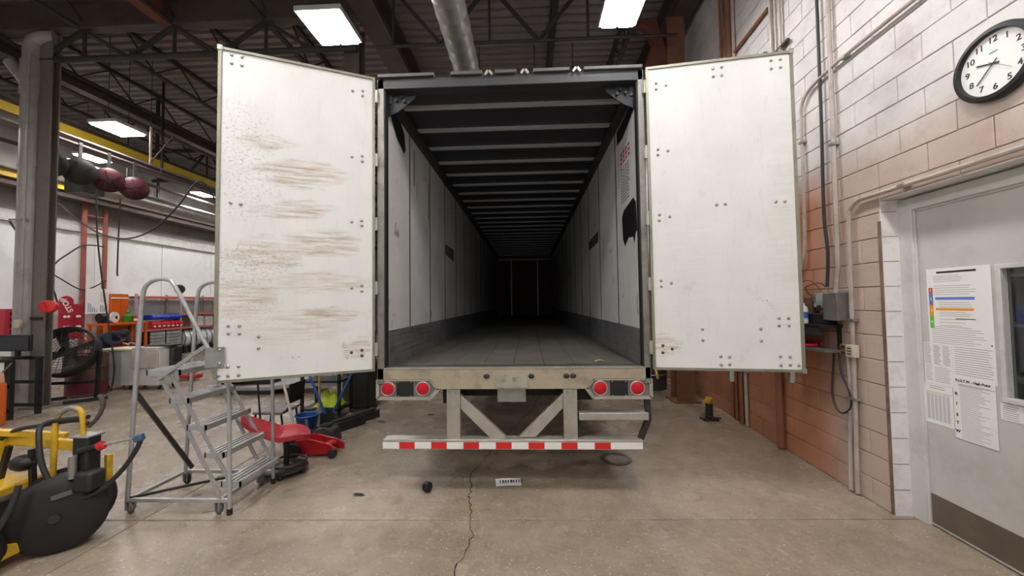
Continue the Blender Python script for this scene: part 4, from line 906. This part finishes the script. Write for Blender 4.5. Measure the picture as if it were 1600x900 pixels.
# ------------------------------------------------------------------ litter on the floor
q = B()
def annul(c,R0,R1,z1,n=40):
    vs = []
    for i in range(n):
        t_ = 2*math.pi*i/n
        for R,zz0 in ((R0,0),(R1,0),(R1,z1),(R0,z1)): vs.append((c[0]+R*math.cos(t_),c[1]+R*math.sin(t_),zz0+.001))
    return B().add(vs,[(i*4+k,i*4+(k+1)%4,((i+1)%n)*4+(k+1)%4,((i+1)%n)*4+k) for i in range(n) for k in range(4)])
rg = tag(annul((.95,4.34),.125,.17,.006).build('gasket_ring', M('gasket_grey',(96,92,90),.6,.2,.15,30)), 'flat grey ring gasket lying on the floor right of the bumper', 'gasket')
for i in range(8):
    t_ = i*.785; B().cyl((.95+.148*math.cos(t_),4.34+.148*math.sin(t_),.006),(.95+.148*math.cos(t_),4.34+.148*math.sin(t_),.0085),.009,n=8).build('bolt_hole', black, rg)
A2 = frame((-.18,3.78,.0025),(1,.12,0),(-.12,1,0))
q = B().grid(lambda u,v: ((u-.5)*.32,(v-.5)*.15,.004*math.sin(5*u)),10,2,(0,0,-.0015)); q.v = [A2 @ p for p in q.v]
lp = tag(q.build('paper_label', white_p), 'white printed label lying on the floor under the bumper', 'label')
for i in range(9):
    x0 = -.12+.026*i; q = B().bb(x0,x0+random.uniform(.008,.018),-.03,.03,.0065,.0075); q.v = [A2 @ p for p in q.v]; q.build('printed_mark', ink, lp)
pg = thing('plug_fitting','small black plastic cap lying on the floor left of the crack','plug',(-.96,3.58,0))
B().lathe([(.04,-.03),(.045,-.02),(.045,.02),(.03,.03),(.03,.0)],(-.96,3.58,.045),(.8,-.5,.1),20).build('shell', black, pg)
for i in range(4): B().box((-.99+.022*i,3.545,.06),(.012,.02,.05)).build('tooth', black, pg)
for k,(X,Y_,lab) in enumerate(((-1.58,3.51,'flat black scrap of rubber on the floor near the ladder'),(-2.2,5.65,'small dark scrap on the floor beside the tool cases'),(-1.55,6.0,'small black hook scrap on the floor behind the trailer corner'))):
    q = B().grid(lambda u,v: (X+.09*(u-.5)+.02*math.sin(6*v),Y_+.05*(v-.5),.003+.014*math.sin(3*u)*math.sin(3*v)),6,4,(0,0,-.002)); tag(q.build('rubber_scrap', rubber), lab, 'scrap')
q = B().grid(lambda u,v: (.66+.09*u,3.85+.04*v+.02*u,1.152+.012*math.sin(3*u)),5,2,(0,0,-.002)); tag(q.build('paper_scrap', M('pale_scrap',(210,204,170),.7)), 'pale scrap of paper on the trailer floor', 'scrap')
# ------------------------------------------------------------------ left bay: columns
t = thing('steel_column','grey steel column with wide flanges at the left edge of the hall','column',(-8.58,6.45,0))
cg = M('column_grey',(128,118,110),.6,.1,.12,2,(80,70,64),.6)
B().bb(-8.80,-8.55,6.40,6.42,0,6.8).bb(-8.80,-8.55,6.52,6.54,0,6.8).bb(-8.69,-8.66,6.42,6.52,0,6.8).build('shaft', cg, t); B().bb(-8.9,-8.45,6.3,6.64,0,.03).build('base_plate', cg, t)
B().bb(-8.78,-8.57,6.38,6.40,1.55,1.6).build('bracket', darksteel, t)
t = thing('steel_column','brown steel column rising behind the stained trailer door','column',(-3.09,6.62,0))
B().bb(-3.23,-2.95,6.53,6.55,0,6.78).bb(-3.23,-2.95,6.77,6.79,0,6.78).bb(-3.1,-3.08,6.55,6.77,0,6.78).build('shaft', brownsteel, t); B().bb(-3.3,-2.88,6.45,6.85,0,.025).build('base_plate', brownsteel, t)
t = thing('drain_pipe','fat grey downpipe with side branch beside the left column','pipe',(-8.95,6.35,0))
pm = M('pipe_pale_grey',(168,162,158),.5,.1,.08,3,(110,100,94),.5)
B().lathe([(.13,0),(.13,4.3),(.14,4.3),(.14,4.42),(.13,4.42),(.13,5.6),(.15,5.6),(.15,6.2),(.13,6.25),(.13,6.5)],(-8.92,6.4,0),n=24).build('pipe', pm, t)
B().cyl((-8.95,6.4,5.75),(-9.28,6.35,6.2),.09,n=16).build('branch', pm, t)
B().tube([(-8.92,6.4,6.45),(-8.9,6.42,6.6),(-8.75,6.45,6.68),(-8.6,6.5,6.7)],.13,16,smooth=4).build('elbow', pm, t)
B().bb(-9.08,-8.74,6.26,6.29,3.3,3.33).build('band', steel, t); 
t = thing('thin_conduit','thin pale conduit with switch box fixed between column and downpipe','conduit',(-8.76,6.26,0))
B().cyl((-8.77,6.25,.4),(-8.77,6.25,6.3),.015,n=8).build('tube', pm, t); B().bb(-8.83,-8.73,6.2,6.25,1.42,1.56).build('switch_box', M('beige_box',(200,190,174),.5), t, bevel=.005)
t = thing('cord_reel','bright red cord reel hanging on the left column','reel',(-8.17,6.14,1.62))
B().lathe([(.08,-.06),(.105,-.05),(.105,.05),(.08,.06)],(-8.12,6.14,1.78),(.45,-.88,.1),24).build('housing', M('reel_red',(222,40,36),.4), t)
B().cyl((-8.5,6.37,1.78),(-8.2,6.16,1.78),.04,n=12).build('mount', darksteel, t); B().bar((-8.12,6.05,1.85),(-8.08,6.08,1.7),.05,.03).build('handle', red, t)
# yellow crane rails
for X,zz0,lab in ((-10.0,5.62,'upper yellow crane rail crossing the left bay'),(-13.2,5.2,'lower yellow crane rail along the left wall')):
    t = thing('crane_rail',lab,'rail',(X,10,zz0)); B().bb(X-.1,X+.1,-3,25,zz0-.09,zz0+.09).build('yellow_beam', M('rail_yellow',(226,190,60),.5,0,.08,3), t)
    B().bb(X-.2,X+.2,-3,25,zz0+.09,zz0+.13).build('flange', darksteel, t); B().bb(X-.18,X+.18,-3,25,zz0-.3,zz0-.26).bb(X-.015,X+.015,-3,25,zz0-.26,zz0-.09).build('lower_beam', brownsteel, t)
    for yy in (3.5,6.4,9.8,13,16,19): B().bar((X,yy,zz0+.1),(X,yy,7.4),.06,.06).build('hanger', darksteel, t)
t = thing('air_duct','silver round air duct beside the lower crane rail on the left','duct',(-11.6,12,5.2)); B().lathe([(.22,0),(.22,15)],(-11.6,9.7,4.95),(0,1,0),20).build('duct_tube', MATS['zinc_duct'], t); B().bb(-11.85,-11.35,9.2,9.7,4.72,5.18).build('end_box', darksteel, t)
for yy in (10.5,14,18): B().bar((-11.6,yy,5.1),(-11.6,yy,7.42),.03,.01).build('hanger', darksteel, t)
# hose reels hanging
rl = thing('reel_rail','grey overhead pipe rail carrying the hose reels','rail',(-9.05,8,5.05)); B().cyl((-9.05,6.7,5.05),(-9.05,12,5.05),.035,n=10).build('pipe', brownsteel, rl); B().cyl((-8.9,6.7,5.12),(-8.9,12,5.12),.02,n=8).build('pipe', steel, rl)
for yy in (6.8,9,11): B().bar((-9.05,yy,5.05),(-9.05,yy,7.4),.04,.04).build('hanger', darksteel, rl)
mar = M('maroon_reel',(62,20,24),.4,.1,.25,8); rb = M('black_reel',(34,32,34),.5,0,.2,8)
for k,(Y_,zz0,mat_,lab,drop) in enumerate(((6.75,4.5,rb,'black hose reel nearest the grey column',[(-9.1,6.9,4.2),(-9.1,6.9,3.2),(-9.08,6.9,2.3),(-9.0,6.9,2.0),(-8.95,6.9,1.85)]),(7.25,4.5,rb,'black hose reel second from the grey column',None),
        (7.78,4.5,mar,'maroon hose reel between black reel and second maroon reel',[(-8.95,7.5,4.2),(-8.9,7.5,3.2),(-8.72,7.5,2.0),(-8.55,7.5,1.1),(-8.46,7.5,.5),(-8.5,7.48,.05)]),(8.32,4.48,mar,'maroon hose reel farthest from the grey column',[(-9.1,8.1,4.2),(-9.12,8.1,3.4),(-9.13,8.1,2.6),(-9.12,8.1,2.45)]))):
    X = -9.02; ax = V(.82,-.55,-.15).normalized(); t = thing('hose_reel',lab,'hose reel',(X,Y_,zz0),0,'hose reels hanging under the lamp')
    B().lathe([(.08,-.11),(.2,-.11),(.25,-.09),(.255,-.07),(.22,-.06),(.22,.05),(.255,.06),(.255,.075),(.19,.11),(.1,.13),(.03,.135)],(X,Y_,zz0),ax,28).build('drum_housing', mat_, t)
    for i in range(5):
        t_ = 2*math.pi*i/5; u_ = ax.cross(Z).normalized(); v_ = ax.cross(u_); B().bar(V(X,Y_,zz0)+ax*.145+(u_*math.cos(t_)+v_*math.sin(t_))*.04,V(X,Y_,zz0)+ax*.115+(u_*math.cos(t_)+v_*math.sin(t_))*.2,.025,.012,up=ax).build('spoke', mat_, t)
    B().bar((X,Y_,zz0+.2),(X,Y_,5.1),.06,.03).build('hanger', darksteel, t)
    if drop: B().tube(drop,.014,8,smooth=5).build('hose', hose_m, t)
q = B().tube([(-9.77,7.5,3.94),(-9.3,7.5,3.55),(-8.8,7.5,3.27),(-8.24,7.5,3.17),(-7.7,7.5,3.35),(-7.2,7.5,3.8),(-6.9,7.5,4.2),(-6.75,7.5,4.32),(-6.6,7.5,4.25),(-6.4,7.5,3.95)],.016,8,smooth=6)
tag(q.build('draped_cable', cable_m), 'black cable drooping in a wide curve below the reels', 'cable')
q = B().tube([(-13.3,9.2,4.0),(-13.3,9.9,2.9),(-13.25,10.3,3.2),(-13.2,10.75,3.6),(-13.2,11.3,3.65)],.02,8,smooth=6); tag(q.build('wall_cable', cable_m), 'dark cable looping across the white left wall', 'cable')
q = B().tube([(-13.2,9.9,2.8),(-13.2,10.2,2.6),(-13.2,10.7,2.3),(-13.2,11.0,2.35),(-13.2,11.4,2.6)],.018,8,smooth=6); tag(q.build('wall_cable', cable_m), 'lower dark cable sagging on the white left wall', 'cable')
t = thing('pendant_pole','thin pink-white rod hanging from the lamp beside the maroon reel','rod',(-7.85,7.6,4.5)); B().cyl((-7.9,7.6,4.75),(-7.9,7.6,5.55),.02,n=8).build('rod', M('pinkish',(226,196,180),.5), t); B().cyl((-7.9,7.6,5.5),(-7.9,7.6,7.42),.006,n=6).build('hanger', joist_m, t); B().bar((-7.9,7.6,4.78),(-7.4,7.6,5.35),.02,.02).build('stay', brownsteel, t)
t = thing('pipe_goalpost','red pipe goalpost standing at the white left wall','pipe frame',(-13.25,11.1,0))
for Y_,h_ in ((10.85,5.0),(11.42,4.8)): B().cyl((-13.3,Y_,0),(-13.3,Y_,h_),.06,n=10).build('post', M('faded_red_pipe',(150,84,72),.6), t)
for zz0 in (4.55,4.2): B().cyl((-13.3,10.85,zz0),(-13.3,11.42,zz0),.03,n=8).build('rung', MATS['faded_red_pipe'], t)
# ------------------------------------------------------------------ left bay: things at the wall
def leftbox(m,y0,y1,z0,z1,x0,x1): return m.bb(x0,x1,y0,y1,z0,z1)
def boardpoly(y0,y1,z0,z1,n=10):
    r = (y1-y0)/2; c_ = (y0+y1)/2; return [(y0,z0),(y1,z0)]+[(c_+r*math.cos(math.pi*i/n),z1-r+r*math.sin(math.pi*i/n)) for i in range(n+1)]
LM = lambda X,y_,z_: frame((X,y_,z_),(0,1,0),(0,0,1))     # text facing +x
for k,(y0,y1,z0,z1,lab) in enumerate(((10.22,10.56,.85,2.1,'tall red rounded board lettered STOP hanging on the left wall'),(10.58,10.78,.85,1.86,'shorter plain red board beside the lettered one'))):
    t = thing('creeper_board',lab,'board',(-13.2,(y0+y1)/2,z0))
    poly = boardpoly(y0,y1,z0,z1) if k==0 else [(y0,z0),(y1,z0),(y1,z1),(y0,z1)]
    B().prism(poly,(-13.24,0,0),(0,1,0),(0,0,1),.05).build('panel', M('board_red',(172,36,56),.45), t, bevel=.008)
    B().bb(-13.598,-13.2,(y0+y1)/2-.02,(y0+y1)/2+.02,z1-.3,z1-.26).build('wall_hook', steel, t)
    if k==0: text('STOP',.19,LM(-13.187,10.39,1.84) @ Matrix.Rotation(math.radians(118),4,'Z'),white_pt,t,bold=.006)
    for zz0 in ((1.5,1.2) if k==0 else (1.5,1.2)):
        for dy in (-.05,.05): B().lathe([(.04,0),(.03,.02)],(-13.19,(y0+y1)/2+dy*(y1-y0)*2.6,zz0),(1,0,0),12).build('wheel_cap', white_pt, t)
q = B().bb(-13.12,-13.1,10.78,11.4,1.57,2.33); po = tag(q.build('wall_poster', white_p), 'white chart poster hanging on the red pipe goalpost', 'poster')
for i in range(9):
    y0 = 10.83+.055*i+(.06 if i>4 else 0); B().bb(-13.1,-13.098,y0,y0+.03,1.62,1.62+random.uniform(.06,.3)).build('chart_mark', MF('chart_blue',(150,160,180),.6), po)
for i in range(5): B().bb(-13.1,-13.098,11.15,11.36,1.95+.06*i,1.965+.06*i).build('chart_line', ink_soft, po)
t = thing('storage_cabinet','tall orange cabinet between poster and red shelving','cabinet',(-13.2,11.7,0))
om = M('cabinet_orange',(214,96,28),.45,0,.08,4); B().bb(-13.5,-13.05,11.42,11.95,.05,2.18).build('body', om, t, bevel=.01); B().bb(-13.05,-13.035,11.44,11.68,.1,2.0).build('door', om, t); B().bb(-13.05,-13.035,11.69,11.93,.1,2.0).build('door', om, t); B().bb(-13.05,-13.03,11.42,11.95,2.03,2.07).build('trim', white_pt, t); B().bb(-13.035,-13.0,11.66,11.68,1,1.2).build('handle', steel, t)
q = B().lathe([(.12,0),(.13,.02),(.13,.2),(.09,.24),(.04,.26),(.04,.32)],(-12.9,11.75,1.28),n=16); 
t = thing('workbench','orange steel workbench in front of the orange cabinet','bench',(-12.8,11.5,0)); B().bb(-13.03,-12.45,10.75,12.05,1.22,1.28).build('top', orange, t); 
for X in (-12.98,-12.5):
    for Y_ in (10.8,12.0): B().bb(X-.03,X+.03,Y_-.03,Y_+.03,0,1.22).build('leg', orange, t)
B().bb(-13.0,-12.5,10.8,12.0,.6,.64).build('lower_shelf', darksteel, t); 
t = thing('gas_can','green canister standing on the orange workbench','canister',(-12.8,11.75,1.28)); B().lathe([(.13,0),(.14,.02),(.14,.2),(.1,.25),(.04,.27),(.04,.33)],(-12.8,11.72,1.28),n=18).build('body', M('can_green',(60,140,40),.4), t); B().cyl((-12.8,11.72,1.6),(-12.8,11.72,1.68),.05,n=10).build('cap', steel, t)
t = thing('small_bottle','small red and white bottle on the orange workbench','bottle',(-12.6,11.55,1.28)); B().lathe([(.06,0),(.06,.14),(.03,.19),(.03,.22)],(-12.56,11.74,1.28),n=14).build('body', red, t); B().lathe([(.061,.04),(.061,.11)],(-12.56,11.74,1.28),n=14,caps=False).build('label_band', white_pt, t)
t = thing('bench_grinder','black motor with pale round wheel on the workbench','grinder',(-12.7,11.0,1.28)); B().cyl((-12.7,10.8,1.45),(-12.7,11.2,1.45),.13,n=20).build('motor', black, t); B().lathe([(.05,0),(.16,0),(.16,.05),(.05,.05)],(-12.62,11.12,1.45),(.9,.2,0),24).build('wheel', white_pt, t); B().bb(-12.8,-12.6,10.85,11.15,1.28,1.34).build('foot', darksteel, t)
q = B().grid(lambda u,v: (-12.75+.3*v, 10.8+.5*u, .66+.2*math.sin(3*u)*math.sin(3.1*v)*(1+.3*math.sin(11*u))),10,6,(0,0,-.02)); tag(q.build('orange_rag', orange), 'crumpled orange cover on the workbench lower shelf', 'cover')
# shelving
sh = thing('shelving_unit','long pale-red beam shelving rack along the left wall','shelf',(-13.1,14,0))
sr = M('shelf_red',(206,110,104),.5,0,.06,4)
for Y_ in (12.1,13.72,15.3,16.9):
    for X in (-13.5,-12.95): B().bb(X-.03,X+.03,Y_-.03,Y_+.03,0,2.2).build('upright', M('shelf_post',(176,170,166),.5), sh)
for a,b,zs in ((12.1,13.72,(2.12,.99)),(13.72,15.3,(2.12,1.5,.99)),(15.3,16.9,(2.12,1.5,.99))):
    for zz0 in zs:
        B().bb(-12.96,-12.9,a,b,zz0-.07,zz0).build('beam', sr, sh); B().bb(-13.55,-13.5,a,b,zz0-.07,zz0).build('beam', sr, sh); B().bb(-13.5,-12.95,a+.02,b-.02,zz0-.02,zz0).build('deck', M('shelf_deck',(190,186,182),.6), sh)
k = 0
for i in range(7):
    Y_ = 12.62+.17*i; 
    for z0,mat_,nm in ((1.0,M('bin_red',(196,40,48),.45),'red'),(1.3,M('bin_blue',(30,70,190),.45),'blue')):
        h_ = .26 if nm=='red' else .17
        q = B().prism([(0,0),(.3,0),(.36,h_*.55),(.3,h_),(0,h_)],(-13.25,Y_,z0),(1,0,0),(0,0,1),-.155)
        o = tag(q.build('storage_bin', mat_), '%s storage bin %s on the shelving rack'%(nm,['at the near end of its row','second in its row from the orange cabinet','third in its row from the orange cabinet','in the middle of its row of seven','fifth in its row from the orange cabinet','sixth in its row from the orange cabinet','at the far end of its row'][i]), 'bin', nm+' bins on the rack')
        if nm=='red': B().bb(-12.92,-12.885,Y_+.04,Y_+.11,z0+.05,z0+.1).build('white_card', white_p, o)
for k,(Y0,lab) in enumerate(((12.52,'silver drawer unit nearer the orange cabinet under the rack'),(13.1,'silver drawer unit farther along under the rack'))):
    t = thing('drawer_unit',lab,'drawers',(-13.1,Y0+.27,.3)); B().bb(-13.4,-12.9,Y0,Y0+.55,.0,.92).build('body', darksteel, t)
    for i in range(7): 
        dd = B().bb(-12.9,-12.87,Y0+.02,Y0+.53,.12+.11*i,.21+.11*i).build('drawer', M('drawer_silver',(206,208,208),.4,.3), t); B().bb(-12.87,-12.855,Y0+.1,Y0+.45,.18+.11*i,.195+.11*i).build('handle', steel, dd)
for i in range(6):
    Y_ = 13.95+.24*i; t = thing('wire_spool','%s wire spool under the shelving rack'%['nearest','second','third','fourth','fifth','farthest'][i],'spool',(-13.1,Y_,.3),0,'wire spools in a row')
    B().lathe([(.1,-.1),(.33,-.1),(.33,-.085),(.27,-.08),(.27,.08),(.33,.085),(.33,.1),(.1,.1)],(-13.1,Y_,.55),(.25,1,0),24).build('coil', M('coil_white',(220,220,222),.4,.1), t); B().ring((-13.1,Y_-.1,.55),(.25,1,0),.33,.014,24).build('rim', black, t); B().bb(-13.3,-12.9,Y_-.08,Y_+.08,0,.23).build('stand', darksteel, t)
for k,(Y0,a,lab,c_) in enumerate(((12.2,.2,'grey part on the rack beside the red bins',(120,116,112)),(13.85,.3,'dark carton on the rack past the red bins',(96,76,60)),(14.3,.45,'white carton on the middle rack shelf',(226,224,220)),(14.85,.35,'second white carton on the middle rack shelf',(214,214,212)))):
    q = B().bb(-13.35,-12.97,Y0,Y0+a,.99 ,.99+(.18,.35,.4,.36)[k]).bb(-13.3,-13.0,Y0+a*.3,Y0+a*.6,.99+(.18,.35,.4,.36)[k],1.0+(.18,.35,.4,.36)[k]); tag(q.build('carton', M('carton%d'%k,c_,.6), None, .01), lab, 'box')
t = thing('wall_fan','small black round fan above the shelving rack','fan',(-13.0,13.75,2.12)); B().lathe([(.14,-.06),(.17,0),(.14,.06)],(-12.98,13.7,2.4),(1,-.6,0),22).build('cage', black, t); B().bb(-13.02,-12.94,13.67,13.73,2.12,2.25).build('stand', black, t)
q = B().bb(-13.3,-13.05,9.0,9.3,1.05,1.75); t = tag(q.build('parts_bin', M('board_red',(172,36,56),.45), None, .01), 'red slotted parts bin on the white wall left of the column', 'bin')
for i in range(4): B().bb(-13.05,-13.03,9.1,9.28,1.13+.15*i,1.22+.15*i).build('slot', black, t)
# ------------------------------------------------------------------ left bay: middle ground
t = thing('machine_cabinet','white wheeled machine cabinet the person leans over','machine',(-8.35,7.95,0))
cw = M('machine_white',(206,202,196),.5,0,.05,4); B().bb(-9.1,-8.62,7.78,8.25,.1,.84).build('body_left', M('machine_grey',(176,174,172),.5), t, bevel=.01); B().bb(-8.62,-7.78,7.78,8.25,.1,.84).build('body_right', cw, t, bevel=.01); B().bb(-9.13,-8.38,7.75,8.28,.84,.87).build('worktop', M('worktop_cream',(226,212,184),.5), t)
B().bb(-8.36,-7.8,7.74,8.24,.46,.9).build('front_cover', M('cover_beige',(196,186,178),.5), t, bevel=.012); B().bb(-8.27,-8.2,7.735,7.742,.74,.8).build('vent', darksteel, t); B().bb(-7.79,-7.7,7.98,8.24,.3,.88).build('motor_cowl', darksteel, t, bevel=.04); B().bb(-8.25,-7.7,7.9,8.2,.9,.93).build('top_tray', darksteel, t)
for X in (-9.0,-8.5,-7.85):
    for Y_ in (7.86,8.18): c_ = B().bb(X-.02,X+.02,Y_-.03,Y_+.03,.06,.1).build('caster', steel, t); B().lathe([(.02,-.015),(.05,-.015),(.05,.015),(.02,.015)],(X,Y_,.05),(.4,1,0),16).build('wheel', rubber, c_)
t = thing('trolley_jack','small red trolley jack on the floor behind the white machine','jack',(-8.1,8.9,0)); B().bb(-8.4,-7.85,8.75,8.95,.04,.14).build('body', M('jack_red',(190,52,44),.5), t, bevel=.02); B().bb(-8.1,-8.0,8.8,8.9,.14,.24).build('saddle_post', red, t)
for X in (-8.32,-7.95): B().lathe([(.02,-.02),(.06,-.02),(.06,.02),(.02,.02)],(X,8.73,.06),(0,1,0),16).build('wheel', rubber, t)
# person
def person():
    P = thing('person','person in dark navy clothes and black cap bending over the white machine','person',(-10.15,8.62,0))
    J = {'pel':(-10.12,8.66,.86,.15),'sp':(-9.95,8.63,1.02,.19),'ch':(-9.72,8.58,1.12,.2),'nk':(-9.50,8.53,1.14,.07),'hd0':(-9.43,8.51,1.135,.07)}
    names = list(J); edges = [('pel','sp'),('sp','ch'),('ch','nk'),('nk','hd0')]
    for sd in (-1,1):
        t_ = str(sd); yv = 8.56+.19*sd
        J['sh'+t_] = (-9.66,yv,1.1,.085); J['el'+t_] = (-9.52,yv-.02,.93,.06); J['wr'+t_] = (-9.30,yv-.12*(sd+.6),.93,.04)
        edges += [('ch','sh'+t_),('sh'+t_,'el'+t_),('el'+t_,'wr'+t_)]
        J['hp'+t_] = (-10.14,8.66+.1*sd,.8,.1); J['kn'+t_] = (-10.06,8.66+.11*sd,.46,.075); J['an'+t_] = (-10.16,8.66+.11*sd,.09,.05); J['to'+t_] = (-10.0,8.66+.12*sd,.045,.045)
        edges += [('pel','hp'+t_),('hp'+t_,'kn'+t_),('kn'+t_,'an'+t_),('an'+t_,'to'+t_)]
    nm = list(J); me = bpy.data.meshes.new('body'); base = V(-10.15,8.62,0)
    me.from_pydata([tuple(V(*J[n_][:3])-base) for n_ in nm],[(nm.index(a),nm.index(b)) for a,b in edges],[])
    o = bpy.data.objects.new('body', me); COL.objects.link(o); o.parent = P; MW[o.name] = MW[P.name].copy()
    sk = o.modifiers.new('skin','SKIN')
    if not me.skin_vertices: 
        bm = bmesh.new(); bm.from_mesh(me); bm.verts.layers.skin.verify(); bm.to_mesh(me); bm.free()
    for i,n_ in enumerate(nm): me.skin_vertices[0].data[i].radius = (J[n_][3],)*2; me.skin_vertices[0].data[i].use_root = (n_=='pel')
    sb = o.modifiers.new('sub','SUBSURF'); sb.levels = 2; sb.render_levels = 2
    me.materials.append(M('navy_cloth',(34,42,62),.8,0,.15,12))
    skin = M('skin',(196,150,124),.55,0,.05,10); hc = V(-9.35,8.47,1.11); d = V(.62,-.5,-.6).normalized(); up_ = (V(.45,-.35,.8)-d*V(.45,-.35,.8).dot(d)).normalized(); sdv = d.cross(up_)
    R = Matrix((sdv,d,up_)).transposed()
    q = B(); t0 = B().ball((0,0,0),(.078,.098,.115),20); t0.ball((0,.1,-.02),(.014,.022,.02),8).ball((.078,0,-.01),(.012,.025,.032),8).ball((-.078,0,-.01),(.012,.025,.032),8).ball((0,.06,-.085),(.04,.035,.03),10)
    q.add([hc+R @ p for p in t0.v], t0.f); hd = q.build('head', skin, P)
    for sd in (-1,1): q = B().ball((0,0,0),(.012,.008,.008),8); B().add([hc+R @ (p+V(.032*sd,.09,.008)) for p in q.v],q.f).build('eye', ink, hd)
    q = B().ball((0,0,0),(.024,.008,.006),8); B().add([hc+R @ (p+V(0,.092,-.062)) for p in q.v],q.f).build('mouth', M('lip',(150,90,84),.5), hd)
    cp = B().lathe([(.092,.02),(.096,.05),(.085,.1),(.05,.13),(.002,.138)],n=20); br = B().grid(lambda u,v: ((u-.5)*.15,.07+.09*v*(1-(2*u-1)**2*.4),.035-.02*v),6,3,(0,0,.006))
    q = B(); q.add([hc+R @ V(p.x,p.y*1.12,p.z) for p in cp.v],cp.f); q.add([hc+R @ p for p in br.v],br.f); q.build('cap', M('cap_black',(24,25,32),.7), P)
    hr = B().ball((0,-.02,-.01),(.083,.09,.1),14); B().add([hc+R @ p for p in hr.v],hr.f).build('hair', M('dark_hair',(38,30,26),.8), P)
    for sd in (-1,1):
        wr_ = V(*J['wr%d'%sd][:3]); m_ = B().ball(wr_+V(.05,-.01,-.01),(.045,.04,.02),12)
        for i in range(4):
            y0 = -.03+.02*i; L_ = (.06,.072,.068,.052)[i]; b_ = wr_+V(.085,y0-.01,-.01); m_.tube([b_,b_+V(L_*.5,0,-.006),b_+V(L_*.85,0,-.03)],[.0095,.009,.0075],7)
        b_ = wr_+V(.04,-.04*sd-.01,-.01); m_.tube([b_,b_+V(.025,-.022*sd,-.008),b_+V(.05,-.026*sd,-.022)],[.011,.01,.0085],7)
        m_.build('hand', skin, P)
person()
# fan
t = thing('drum_fan','large black drum fan with wire cage in front of the brown barrel','fan',(-8.68,6.85,0)); fc = V(-8.68,6.85,.93); fa = V(.35,-.85,.38).normalized()
B().ring(fc+fa*.1,fa,.45,.02,36).build('cage_rim', black, t); B().ring(fc-fa*.1,fa,.45,.02,36).build('cage_rim', black, t)
B().lathe([(.45,-.1),(.46,0),(.45,.1)],fc,fa,36,caps=False).build('shroud', M('fan_black',(42,38,36),.6,0,.3,10), t)
fu = fa.cross(Z).normalized(); fv = fa.cross(fu)
for R in (.08,.13,.18,.23,.28,.33,.38,.42): B().ring(fc+fa*.12,fa,R,.005,30,4).build('wire_ring', darksteel, t)
for i in range(24): t_ = i*math.pi/12; dd = fu*math.cos(t_)+fv*math.sin(t_); B().cyl(fc+fa*.125+dd*.06,fc+fa*.1+dd*.45,.005,n=5).build('wire', darksteel, t)
B().cyl(fc-fa*.14,fc+fa*.06,.09,n=18).build('motor', black, t)
for i in range(4):
    t_ = i*math.pi/2+.4; dd = fu*math.cos(t_)+fv*math.sin(t_); ee = fa.cross(dd); B().add([fc+dd*.07-ee*.05,fc+dd*.42-ee*.12+fa*.05,fc+dd*.42+ee*.1-fa*.05,fc+dd*.07+ee*.05,fc+dd*.07-ee*.05-fa*.012,fc+dd*.42-ee*.12+fa*.038,fc+dd*.42+ee*.1-fa*.062,fc+dd*.07+ee*.05-fa*.012],[(0,1,2,3),(7,6,5,4),(0,4,5,1),(1,5,6,2),(2,6,7,3),(3,7,4,0)]).build('blade', darksteel, t)
for sd in (-1,1): B().bar(fc+fu*.48*sd,V(fc.x+fu.x*.45*sd,fc.y+fu.y*.45*sd,.03),.05,.05).bar(V(fc.x+fu.x*.45*sd-.2,fc.y-.2,.03),V(fc.x+fu.x*.45*sd+.2,fc.y+.2,.03),.05,.05).build('stand_leg', black, t)
B().bar(V(fc.x-.45,fc.y-.12,.35),V(fc.x+.45,fc.y+.1,.35),.05,.05).build('stand_bar', black, t)
t = thing('oil_barrel','rusty brown ribbed barrel behind the black drum fan','barrel',(-8.92,7.4,0)); B().lathe([(.3,0),(.31,.02),(.3,.04),(.3,.26),(.318,.28),(.3,.3),(.3,.54),(.318,.56),(.3,.58),(.3,.8),(.31,.82),(.29,.82),(.29,.79)],(-8.92,7.4,0),n=32).build('shell', M('barrel_brown',(104,74,66),.6,.2,.25,5,(60,40,36),.7), t); B().lathe([(.303,.05),(.303,.25)],(-8.92,7.4,0),n=32,caps=False).build('red_band', M('barrel_red',(110,38,40),.6,0,.2,6), t)
t = thing('computer_cart','black steel cart carrying the monitor at the left edge','cart',(-8.6,5.95,0))
for X in (-9.1,-8.75,-8.2):
    for Y_ in (5.75,6.1): B().bb(X-.03,X+.03,Y_-.03,Y_+.03,0,.92).build('leg', black, t)
for zz0 in (.12,.5,.9): B().bb(-9.15,-8.15,5.72,5.76,zz0,zz0+.05).build('rail', black, t); B().bb(-9.15,-8.15,6.08,6.12,zz0,zz0+.05).build('rail', black, t)
B().bb(-9.15,-8.4,5.74,6.12,.93,.95).build('top', darksteel, t)
B().tube([(-8.9,5.7,.93),(-8.75,5.66,.7),(-8.5,5.66,.6),(-8.25,5.68,.75),(-8.15,5.72,.9)],.012,8,smooth=5).build('cord', M('grey_cord',(120,112,106),.6), t)
t = thing('computer_monitor','black flat computer monitor on the cart at the left edge','monitor',(-8.450,5.98,.95)); B().bb(-8.750,-8.180,5.96,6.0,1.05,1.32).build('screen_back', black, t, bevel=.008); B().bb(-8.730,-8.200,5.952,5.961,1.07,1.3).build('screen', MF('screen_dark',(30,32,40),.25), t); B().bb(-8.490,-8.430,5.99,6.03,.96,1.1).build('neck', black, t); B().bb(-8.600,-8.300,5.92,6.08,.95,.962).build('stand', black, t)
t = thing('round_container','orange round container with pale lid at the far left edge','container',(-8.05,5.4,0)); B().lathe([(.15,0),(.17,.02),(.17,.6),(.15,.64)],(-8.05,5.4,0),n=24).build('body', orange, t); B().lathe([(.15,.64),(.14,.76),(.09,.82),(.01,.84)],(-8.05,5.4,0),n=24).build('lid', M('peach',(214,160,130),.6), t)
